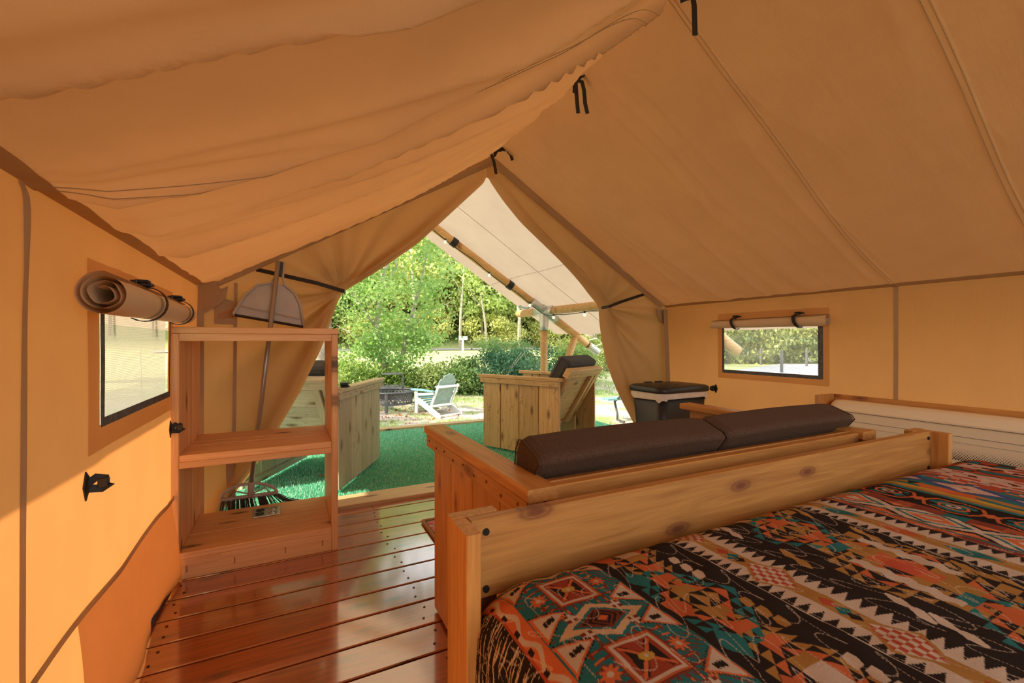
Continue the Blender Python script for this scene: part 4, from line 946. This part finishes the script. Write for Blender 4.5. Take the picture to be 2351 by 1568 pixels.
    for k_ in (-1, 1):
        yt = per(y, .371, .342); S((np.abs(u - .940 - k_ * .055 - .004 * np.sin(yt * 200)) < .013 - .10 * np.maximum(np.abs(yt - k_ * .02) - .05, 0)) & (np.abs(yt - k_ * .02) < .075), CR)
    for cy, c in ((.47, OC), (.31, CR), (.60, CR)):
        yt = per(y, cy, .342); S((np.abs(u - .800 - yt * .3) < .011 - np.abs(np.abs(yt) - .015) * .4) & (np.abs(yt) < .034), c); S((np.abs(u - 1.030 - yt * .3) < .011 - np.abs(np.abs(yt) - .015) * .4) & (np.abs(yt) < .034), OC)
    saw(1.058, 1.086, 1.098, 1.136, 1.150, 1.180)
    dx = u - 1.117; yt = per(y, .45, .22); S(np.abs(dx) / .022 + np.abs(yt) / .045 + jag * 20 < 1, CO * .8); yt = per(y, .34, .22); S(np.abs(dx) / .022 + np.abs(yt) / .045 + jag * 20 < 1, TL * 1.1)
    # far bands
    z = (u >= 1.182) & (u < 1.212); S(z, BR_ * 1.2); S(z & (vnoise(u * 40, y * 25, 9) > .6), CO * .8); S(z & (np.abs(u - 1.205) < .003), TL)
    z = (u >= 1.212) & (u < 1.302); S(z, CR); dm = np.abs(u - 1.257) / .052 + np.abs(per(y, .45, .15)) / .078 + jag * 25
    S(z & (dm < .92), TL); S(z & (dm < .74), CR); S(z & (dm < .60), CO); S(z & (dm < .30), CR); S(z & (dm > 1.25), BK); S(z & (dm > 1.45), CO)
    z = (u >= 1.302) & (u < 1.338); S(z, BR_ * 1.3); S(z & (per(y, .4, .09) > .015) & (np.sin(u * 900) > -.2), CO * .8); S(z & (np.abs(per(y, .43, .2)) < .02), TL)
    z = (u >= 1.338) & (u < 1.458); S(z, BK * .8); a = np.abs(u - 1.397) / .058; b_ = np.abs(per(y, .46, .125)) / .062; dm = np.maximum(a, b_) * .6 + (a + b_) * .4
    S(z & (np.abs(dm - .88) < .06), CO * .9); S(z & (dm < .70) & (vnoise(u * 60, y * 60, 4) > .45), TL * 1.1); S(z & (np.abs(dm - .42) < .05), CO); S(z & (dm < .22), CR); S(z & (dm < .10), BK); S(z & (a + (1 - b_) < .28), CO)
    for a, b_, c in ((1.458, 1.474, TL * 1.2), (1.474, 1.492, OC), (1.492, 1.508, YE), (1.508, 1.525, TL), (1.525, 1.548, OC)): S((u >= a) & (u < b_), c)
    S((u >= 1.458) & (u < 1.548) & (vnoise(u * 25, y * 22, 15) > .68), BK); S((u >= 1.508) & (u < 1.548) & (vnoise(u * 30, y * 18, 16) > .66), CO)
    z = (u >= 1.548) & (u < 1.640); S(z, BL); dm = np.abs(u - 1.594) / .045 + np.abs(per(y, .5, .16)) / .085 + jag * 40; S(z & (dm < .85), PK); S(z & (dm > 1.35), TL * 1.2); S(z & (dm < .2), CO * .7)
    z = (u >= 1.640) & (u < 1.700); S(z, RD); ck = (np.floor(u / .014) + np.floor(y / .02)) % 3; S(z & (ck == 0) & (vnoise(u * 30, y * 30, 18) > .5), PK); S(z & (ck == 1) & (vnoise(u * 30, y * 30, 19) > .62), TL)
    z = (u >= 1.700) & (u < 1.800); S(z, PK); S(z & (np.abs(np.abs(u - 1.75) - .032) < .008) & (vnoise(u * 10, y * 40, 20) > .5), RD); S(z & (np.abs(u - 1.75) < .013) & (vnoise(u * 90, y * 60, 21) > .5), BR_ * .7)
    z = (u >= 1.800) & (u < 1.880); S(z, BR_ * .5); S(z & (vnoise(u * 35, y * 28, 22) > .62), RD); S(z & (vnoise(u * 35, y * 28, 23) > .66), TL)
    z = (u >= 1.880) & (u < 1.960); S(z, PK); S(z & (vnoise(u * 45, y * 40, 24) > .62), RD); S(z & (vnoise(u * 50, y * 45, 25) > .68), BR_ * .5)
    z = u >= 1.960; S(z, BR_ * .5); S(z & (vnoise(u * 35, y * 28, 26) > .58), RD); S(z & (vnoise(u * 35, y * 28, 27) > .64), TL); S(z & (vnoise(u * 30, y * 24, 28) > .66), PK)
    # meandering quilting thread
    stitch = np.zeros(U.shape, bool)
    for row, x0 in enumerate(np.arange(.16, 2.1, .052)):
        t = np.arange(-.2, .9, .0004)
        px = x0 + .017 * np.sin(t * 2 * math.pi / .110 + row * 2.1) + .010 * np.sin(t * 2 * math.pi / .055 + row); py = t + .028 * np.sin(t * 2 * math.pi / .055 + 1.2 + row * 1.7)
        dash = (np.cumsum(np.hypot(np.gradient(px), np.gradient(py))) % .0050) < .0036
        ok = dash & (py > .135) & (py < .693); iu = np.searchsorted(us, px[ok]); iv = np.searchsorted(vs, py[ok]); ok2 = (iu < len(us)) & (iv < len(vs))
        stitch[iu[ok2], iv[ok2]] = True
    blur = stitch.astype(float)
    for _ in range(3):
        for ax in (0, 1):
            k = 7; c = np.cumsum(np.pad(blur, [(k, k) if a == ax else (0, 0) for a in (0, 1)], mode='edge'), axis=ax)
            blur = (np.take(c, np.arange(2 * k, c.shape[ax]), ax) - np.take(c, np.arange(0, c.shape[ax] - 2 * k), ax)) / (2 * k)
    C *= .82; k_ = stitch & (u < 1.3); C[k_] = C[k_] * .45 + CR * .55
    puff = -.0045 * np.clip(blur * 5, 0, 1) + .006 * fbm(U * 8, Y * 8, 30) + .014 * (fbm(U * 2.5, Y * 2.5, 33) - .5)
    r = .09; ut, sx_ = .355, .2137; ur = 2.02
    th = np.clip((ut - U) / r, 0, math.pi / 2)
    X = np.where(U > ut, U, ut - r * np.sin(th)); Z = np.where(U > ut, .572, .572 - r * (1 - np.cos(th)))
    drop = np.clip(sx_ - U, 0, 9); X = X - drop * .05 - .02 * drop * np.sin(Y * 22 + 1) ; Z = Z - drop
    rr2 = np.clip(U - ur, 0, 9); th2 = np.clip(rr2 / .06, 0, math.pi / 2); X = np.where(U > ur, ur + .06 * np.sin(th2), X); Z = np.where(U > ur, .572 - .06 * (1 - np.cos(th2)) - np.clip(rr2 - .0942, 0, 9), Z)
    Z = Z - .05 * np.clip((Y - .60) / .09, 0, 1) ** 2
    flat = np.cos(np.clip(th, 0, 1.4)); Z = Z + puff * flat; X = X - puff * np.sin(th)
    o = np_mesh('quilt', np.stack([X, Y, Z], -1).reshape(-1, 3), grid_quads(len(us), len(vs)), attr_mat('printed_cotton', 1.0, .3), None, True, C.reshape(-1, 3), (1.15, -.3, .5))
    tag(o, 'quilt printed with black, teal, red and cream southwestern bands covering the bed', 'quilt')
quilt()
r = thing('mattress', (1.15, -.35, .2), 'thick mattress hidden under the patterned quilt', 'mattress')
m = MB(); m.box((1.15, -.36, .36), (1.62, 1.96, .36)); m.build('body', M_DARKC, r, False, .05)

# ------------------------------------------------------------------ white panel and its wooden surround along the right wall
pn = thing('white_panel', (2.75, .74, 0), 'long cream white moulded panel with vent holes behind the bed', 'appliance')
prof = [(2.715, .05), (2.715, .562), (2.722, .600), (2.740, .622), (2.77, .632), (2.80, .632), (2.80, .05)]
m = MB(); k = 12; n_ = len(prof); vs = []
yl = np.concatenate([np.linspace(0.05, 1.38, k - 3), [1.41, 1.425, 1.432]])
for i, yv in enumerate(yl):
    f = 0 if yv < 1.40 else (yv - 1.40) / .032
    vs += [(x + (.022 * f ** 2 if x < 2.76 else 0), yv, z - (.035 * f ** 2 if z > .5 else 0)) for x, z in prof]
m.add(vs, [(i * n_ + j, i * n_ + (j + 1) % n_, (i + 1) * n_ + (j + 1) % n_, (i + 1) * n_ + j) for i in range(k - 1) for j in range(n_)] + [tuple(range(n_ - 1, -1, -1)), tuple((k - 1) * n_ + j for j in range(n_))])
m.build('shell', M_CREAMP, pn, True, .006)
m = MB(); m.box((2.712, .71, .582), (.010, 1.30, .010)); m.build('lip', M_CREAMP, pn, False, .003)
m = MB(); m.box((2.7148, .71, .5765), (.002, 1.30, .004)); m.build('recess', plain('recess_shadow', (.30, .27, .22), .7), pn)  # dark strip coloured as the shade under the lip
m = MB(); m.box((2.7145, .71, .528), (.002, 1.32, .0022)); m.build('panel_joint', bpy.data.materials['recess_shadow'], pn)
m = MB(); m.box((2.7145, .71, .500), (.0015, 1.32, .001)); m.build('panel_joint', bpy.data.materials['recess_shadow'], pn)
m = MB(); hx = []
for row in range(9):
    z = .472 - row * .0062; rr_ = .0008 + .00034 * row
    for i in range(130):
        yv = .10 + i * .0098 + (row % 2) * .0049
        m.add([(2.7143, yv + rr_ * math.cos(a), z + rr_ * math.sin(a)) for a in (0, 1.05, 2.09, 3.14, 4.19, 5.24)], [(0, 1, 2, 3, 4, 5)])
o = m.build('vent_holes', M_HOLE, pn); o['kind'] = 'stuff'
hb = thing('headboard_frame', (2.79, .75, 0), 'plain pine board frame along the right wall around the white panel', 'wooden frame')
board('back_board', M_FURN, (2.832, 1.44, .575), (2.832, .05, .575), .160, .022, (-1, 0, 0), hb)
board('back_board', M_FURN, (2.832, 1.44, .41), (2.832, .05, .41), .160, .022, (-1, 0, 0), hb)
board('end_board', M_FURN, (2.755, 1.452, 0), (2.755, 1.452, .656), .175, .022, (0, 1, 0), hb)

# ------------------------------------------------------------------ trash bin
tb_ = thing('trash_bin', (2.52, 2.36, 0), 'black swing top trash bin with a white liner in the right front corner', 'trash bin')
def rrect(cx, cy, hx_, hy_, r_, z, n_=6):
    P = []
    for sx, sy, a0 in ((1, 1, 0), (-1, 1, 90), (-1, -1, 180), (1, -1, 270)):
        for i in range(n_ + 1):
            a = R(a0 + 90 * i / n_); P.append((cx + sx * (hx_ - r_) + r_ * math.cos(a), cy + sy * (hy_ - r_) + r_ * math.sin(a), z))
    return P
def loft(rings, cap0=True, cap1=True):
    m = MB(); n_ = len(rings[0]); vs = [p for r_ in rings for p in r_]
    fs = [(i * n_ + j, i * n_ + (j + 1) % n_, (i + 1) * n_ + (j + 1) % n_, (i + 1) * n_ + j) for i in range(len(rings) - 1) for j in range(n_)]
    if cap0: fs.append(tuple(range(n_ - 1, -1, -1)))
    if cap1: fs.append(tuple((len(rings) - 1) * n_ + j for j in range(n_)))
    return m.add(vs, fs)
bcx, bcy = 2.50, 2.385
loft([rrect(bcx, bcy, .185, .125, .05, .002), rrect(bcx, bcy, .235, .160, .06, .60)]).build('body', M_BIN, tb_, True)
def wavy(z, h, amp): return [(p[0], p[1], z + amp * math.sin(i * 1.9) + amp * math.sin(i * .7)) for i, p in enumerate(rrect(bcx, bcy, h, h - .073, .06, z))]
loft([wavy(.548, .2385, .008), rrect(bcx, bcy, .2435, .171, .06, .575), rrect(bcx, bcy, .2425, .170, .06, .605)], False, False).build('liner', M_LINER, tb_, True)
ld = loft([rrect(bcx, bcy, .252, .178, .07, .600), rrect(bcx, bcy, .256, .182, .07, .610), rrect(bcx, bcy, .254, .180, .07, .634), rrect(bcx, bcy, .235, .162, .06, .644), rrect(bcx, bcy, .15, .09, .05, .649)]).build('lid', M_BIN, tb_, True)
m = MB(); m.box((bcx - .06, bcy - .06, .650), (.14, .05, .006)); m.build('grip', M_BIN, ld, False, .003)
m = MB(); m.box((bcx + .05, bcy + .150, .648), (.06, .03, .012)).box((bcx - .06, bcy + .150, .648), (.06, .03, .012)); m.build('hinge', M_BIN, ld, False, .003)

# ------------------------------------------------------------------ porch armchairs
def deck_chair(B, label, mat, cush, ql, sl_):
    r = thing('porch_armchair', None, label, 'armchair', None, B)
    W2 = .3175
    arm_panel(-W2 + .011, -1, r, B, -.40, .40, .652, mat); arm_panel(W2 - .011, 1, r, B, -.40, .40, .652, mat)
    # reclined back: a boarded panel in a frame
    A = V((0, -.43, .70)); Bq = V((0, -.15, .235)); d = (Bq - A).normalized(); nb = V((0, d.z, -d.y)); nb = nb if nb.y < 0 else -nb
    L_ = (Bq - A).length
    board('back_top_rail', mat, A + V((-.285, 0, 0)) + nb * .02, A + V((.285, 0, 0)) + nb * .02, .075, .05, nb, r, B, .004)
    for k, (t0, w_) in enumerate(((.10, .135), (.211, .083), (.339, .168), (.475, .10))):
        c = A + d * (t0 + .03); board('back_board', mat, c + V((-.26, 0, 0)), c + V((.26, 0, 0)), w_, .020, nb, r, B)
    for x in (-.235, .185, .250): board('back_stile', mat, A + d * .03 + V((x, 0, 0)) + nb * .026, Bq + V((x, 0, 0)) + nb * .026, .045, .028, nb, r, B)
    board('back_low_rail', mat, Bq + V((-.285, 0, 0)) + nb * .01, Bq + V((.285, 0, 0)) + nb * .01, .03, .06, nb, r, B)
    for k in range(4): board('seat_board', mat, (-.285, -.10 + k * .13, .27 + k * .008), (.285, -.10 + k * .13, .27 + k * .008), .12, .022, (0, 0, 1), r, B)
    board('seat_front', mat, (-.285, .375, .24), (.285, .375, .24), .11, .024, (0, 1, 0), r, B)
    Mc = B @ Matrix.Translation(A + d * .20 - nb * .075) @ Matrix.Rotation(math.atan2(-d.y, -d.z) * -1, 4, 'X')
    q = thing('armchair_cushion', None, ql, 'cushion', None, Mc)
    m = MB(); m.box((0, 0, .02), (.50, .125, .52)); m.v = [tuple(Mc @ V(p)) for p in m.v]; m.build('cover', cush, q, False, .03)
    m = MB(); m.tube([Mc @ V(p) for p in ((-.251, -.03, .27), (-.251, 0, .28), (-.251, .03, .27), (-.251, .03, -.2))], .003, 5); m.build('piping', cush, q)
    Ms = B @ Matrix.Translation((0, .13, .36)); q = thing('armchair_seat_cushion', None, sl_, 'cushion', None, Ms)
    m = MB(); m.box((0, 0, 0), (.55, .46, .12)); m.v = [tuple(Ms @ V(p)) for p in m.v]; m.build('cover', cush, q, False, .03)
def frame_from(rear_left, fwd, width, length):
    f = V((fwd[0], fwd[1], 0)).normalized(); rt = V((f.y, -f.x, 0)); c = V((rear_left[0], rear_left[1], .014)) + f * (length / 2) + rt * (width / 2)
    return Matrix.Translation(c) @ Matrix((rt, f, V((0, 0, 1)))).transposed().to_4x4()
deck_chair(frame_from((1.904, 2.946), (-.17, .348), .635, .80), 'honey coloured plank armchair on the turf seen from behind', M_CHAIR, M_DARKC, 'dark back cushion leaning in the honey coloured armchair', 'dark seat cushion in the honey coloured armchair')
deck_chair(frame_from((.272 - .5615, 2.947 + .2965), (.284, .538), .635, .80), 'weathered grey plank armchair beyond the shelf', M_GREYW, M_DARKC, 'dark back cushion leaning in the weathered grey armchair', 'dark seat cushion in the weathered grey armchair')
r = thing('clamp_bracket', (.31, 3.0, .668), 'small black metal bracket resting on the arm of the grey armchair', 'bracket')
m = MB(); m.box((.315, 3.03, .672), (.055, .10, .006)).box((.315, 3.03, .694), (.055, .10, .005)); m.build('jaw', M_BLKPL, r, False, .002)
m = MB(); m.box((.315, 3.075, .683), (.05, .010, .024)); m.build('spine', M_BLKPL, r)
for i, (x, y, a, l) in enumerate([(.19, 3.333, .4, 'curled tan dry leaf lying on the turf behind the shelf'), (.779, 3.894, 2., 'small brown dry leaf in the middle of the turf'), (.283, 2.965, 1.2, 'tiny tan dry leaf at the foot of the grey armchair')]):
    s_ = (.045, .028, .02)[i]; pts = [(-1, 0), (-.5, .35), (-.3, .15), (.2, .5), (.25, .2), (1, .05), (.3, -.15), (.1, -.5), (-.3, -.2)]
    m = MB(); ca, sa = math.cos(a), math.sin(a)
    top = [(x + s_ * (p[0] * ca - p[1] * sa), y + s_ * (p[0] * sa + p[1] * ca), .024 + s_ * .35 * (p[0] ** 2) + s_ * .2 * abs(p[1])) for p in pts]; c = (x, y, .024)
    m.add([c] + top, [(0, j + 1, (j + 1) % 9 + 1) for j in range(9)]); m.tube([top[0], (top[0][0] - s_ * .3 * ca, top[0][1] - s_ * .3 * sa, top[0][2])], .0012, 4)
    tag(m.build('dry_leaf', M_LEAFD, None, False, 0, (x, y, .02)), l, 'leaf')

# ------------------------------------------------------------------ lawn chair, fire pit, picnic table
def lawn_chair():
    g = -.602; f = V((-.35, .94, 0)).normalized(); rt = V((f.y, -f.x, 0)); c = V((2.80, 9.08, g))
    B = Matrix.Translation(c) @ Matrix((rt, f, V((0, 0, 1)))).transposed().to_4x4()
    r = thing('adirondack_chair', None, 'white and teal slatted lawn chair facing the fire pit', 'lawn chair', None, B)
    for x in (-.285, .285):
        m = MB(); P = [(x - .014, .36, .39), (x - .014, .36, .28), (x - .014, -.36, .0), (x - .014, -.44, .0), (x - .014, -.46, .04), (x - .014, -.42, .10)]
        m.prism(P, (.028, 0, 0), B); m.build('side_rail', M_WHITE, r)
        board('front_leg', M_WHITE, (x * 1.1, .33, 0), (x * 1.1, .33, .53), .10, .028, (1, 0, 0), r, B)
        m = MB(); sg = 1 if x > 0 else -1
        m.prism([(x * 1.1 - .06, .44, .53), (x * 1.1 + .06, .44, .53), (x * 1.1 + .065, .2, .53), (x * 1.1 + .03, -.27, .53), (x * 1.1 - .03, -.27, .53), (x * 1.1 - .065, .2, .53)], (0, 0, .026), B); m.build('arm', M_TEAL, r)
        board('arm_support', M_WHITE, (x * 1.1, .29, .44), (x * 1.1, -.26, .50), .05, .024, (1, 0, 0), r, B)
        board('back_frame', M_WHITE, (x * .90, -.10, .20), (x * .90, -.36, .66), .05, .03, (1, 0, 0), r, B)
    board('back_crossrail', M_WHITE, (-.29, -.345, .63), (.29, -.345, .63), .05, .03, (0, -1, .5), r, B)
    board('back_lowrail', M_WHITE, (-.26, -.135, .22), (.26, -.135, .22), .05, .03, (0, -1, .5), r, B)
    board('stretcher', M_WHITE, (-.285, -.40, .05), (.285, -.40, .05), .03, .025, (0, 0, 1), r, B)
    for k, (x, tp) in enumerate(((-.19, .80), (-.095, .885), (0, .915), (.095, .885), (.19, .80))):
        lo = V((x * .92, -.09, .19)); d = V((0, -.30, .70)).normalized(); top = lo + d * (tp - .14); nb = V((0, -d.z, d.y))
        pts = [(-.044, 0), (.044, 0)]; hgt = (top - lo).length; sl = -.055 * (x / .19)
        hl, hr = hgt + (sl if x < 0 else sl * 0) * 0 + (-.05 if x < -.1 else -.03 if x < -.01 else -.01), hgt + (-.05 if x > .1 else -.03 if x > .01 else -.01)
        if x < -.01: hr = hgt
        if x > .01: hl = hgt
        poly = [lo + V((-.044, 0, 0)), lo + V((.044, 0, 0)), lo + V((.044, 0, 0)) + d * hr, lo + d * (max(hl, hr) + .006), lo + V((-.044, 0, 0)) + d * hl]
        m = MB(); m.prism(poly, nb * .02, B); m.build('back_slat', M_TEALB, r)
    for k in range(6): board('seat_slat', M_TEAL, (-.27, .34 - k * .085, .385 - k * .033), (.27, .34 - k * .085, .385 - k * .033), .072, .022, (0, .36, 1), r, B)
lawn_chair()
def fire_pit():
    x, y = 1.98, 9.85; g = float(gz(x, y)) + .02; r = thing('fire_pit', (x, y, g), 'round black iron fire pit ring with two raised grates', 'fire pit')
    m = MB(); n_, k = 72, 6; z0, z1 = g + .13, g + .40; rd = .46
    vs = [(x + rd * math.cos(2 * math.pi * j / n_), y + rd * math.sin(2 * math.pi * j / n_), z0 + (z1 - z0) * i / k) for i in range(k + 1) for j in range(n_)]
    fs = []
    for i in range(k):
        for j in range(n_):
            a, b, c_, d = i * n_ + j, i * n_ + (j + 1) % n_, (i + 1) * n_ + (j + 1) % n_, (i + 1) * n_ + j
            if 0 < i < k - 1 and (i + j) % 2 == 0:
                # leave a diamond hole: keep the four corner triangles
                mid = len(vs); P = [V(vs[q]) for q in (a, b, c_, d)]
                vs += [tuple((P[q] + P[(q + 1) % 4]) / 2) for q in range(4)]
                fs += [(a, mid, mid + 3), (b, mid + 1, mid), (c_, mid + 2, mid + 1), (d, mid + 3, mid + 2)]
            else: fs.append((a, b, c_, d))
    m.add(vs, fs); m.build('ring_wall', M_IRON, r)
    m = MB(); m.lathe([(.44, z1 - g), (.44, z1 - g + .012), (.57, z1 - g + .022), (.58, z1 - g + .005), (.57, z1 - g - .012), (.46, z1 - g - .005)], (x, y, g), 48, True); m.build('rim', M_IRON, r, True)
    for a in (-1.95, -.35, 1.2, 2.8):
        m = MB(); px, py = x + .535 * math.cos(a), y + .535 * math.sin(a); m.tube([(px, py, g), (px, py, z1)], .035, 10); m.build('leg', M_IRON, r)
        m = MB(); m.tube([(px, py, g + .06), (x + .48 * math.cos(a), y + .48 * math.sin(a), g + .16)], .012, 6); m.build('leg_brace', M_IRON, r)
    px, py = x + .20, y - .25
    m = MB(); m.tube([(px, py, g + .2), (px, py, g + .80)], .016, 8); m.build('grate_post', M_IRON, r)
    for zc, rd, ox in ((.80, .22, -.22), (.53, .27, -.27)):
        m = MB(); cx, cy = px + ox, py
        m.lathe([(rd - .012, zc - .008), (rd - .012, zc + .008), (rd + .006, zc + .008), (rd + .006, zc - .008)], (cx, cy, g), 36, True)
        for q in np.linspace(-.9, .9, 12): w_ = math.sqrt(max(0, 1 - q * q)) * rd; m.tube([(cx + q * rd, cy - w_, g + zc), (cx + q * rd, cy + w_, g + zc)], .006, 5, False)
        m.build('grate', M_IRON, r)
fire_pit()
def picnic():
    g = -.60; B = Matrix.Translation((6.28, 6.35, g)) @ Matrix.Rotation(R(-8), 4, 'Z')
    r = thing('picnic_table', None, 'teal picnic table with curved pipe legs on the grass beyond the right door flap', 'picnic table', None, B)
    for k in range(5): board('top_plank', M_TEAL, (-.85, -.58 + k * .15, .74), (.95, -.58 + k * .15, .74), .14, .035, (0, 0, 1), r, B)
    for yv in (.36, -.98):
        for k in (0, 1): board('bench_plank', M_TEAL, (-.85, yv + k * .14, .43), (.95, yv + k * .14, .43), .13, .035, (0, 0, 1), r, B)
    for x in (-.62, .75):
        for yv in (.43, -.91):
            m = MB(); P = [(x, yv, .41), (x, yv - .02, .34), (x, yv - .10 * (1 if yv > 0 else -1), .15), (x, yv - .10 * (1 if yv > 0 else -1), .03), (x, yv * .2, .025)]
            m.tube([B @ V(p) for p in P], .022, 8); m.build('pipe_leg', M_IRON, r)
        m = MB(); m.tube([B @ V((x, .38, .40)), B @ V((x, -.1, .70)), B @ V((x, -.45, .70)), B @ V((x, -.88, .40))], .022, 8); m.build('pipe_frame', M_IRON, r)
picnic()
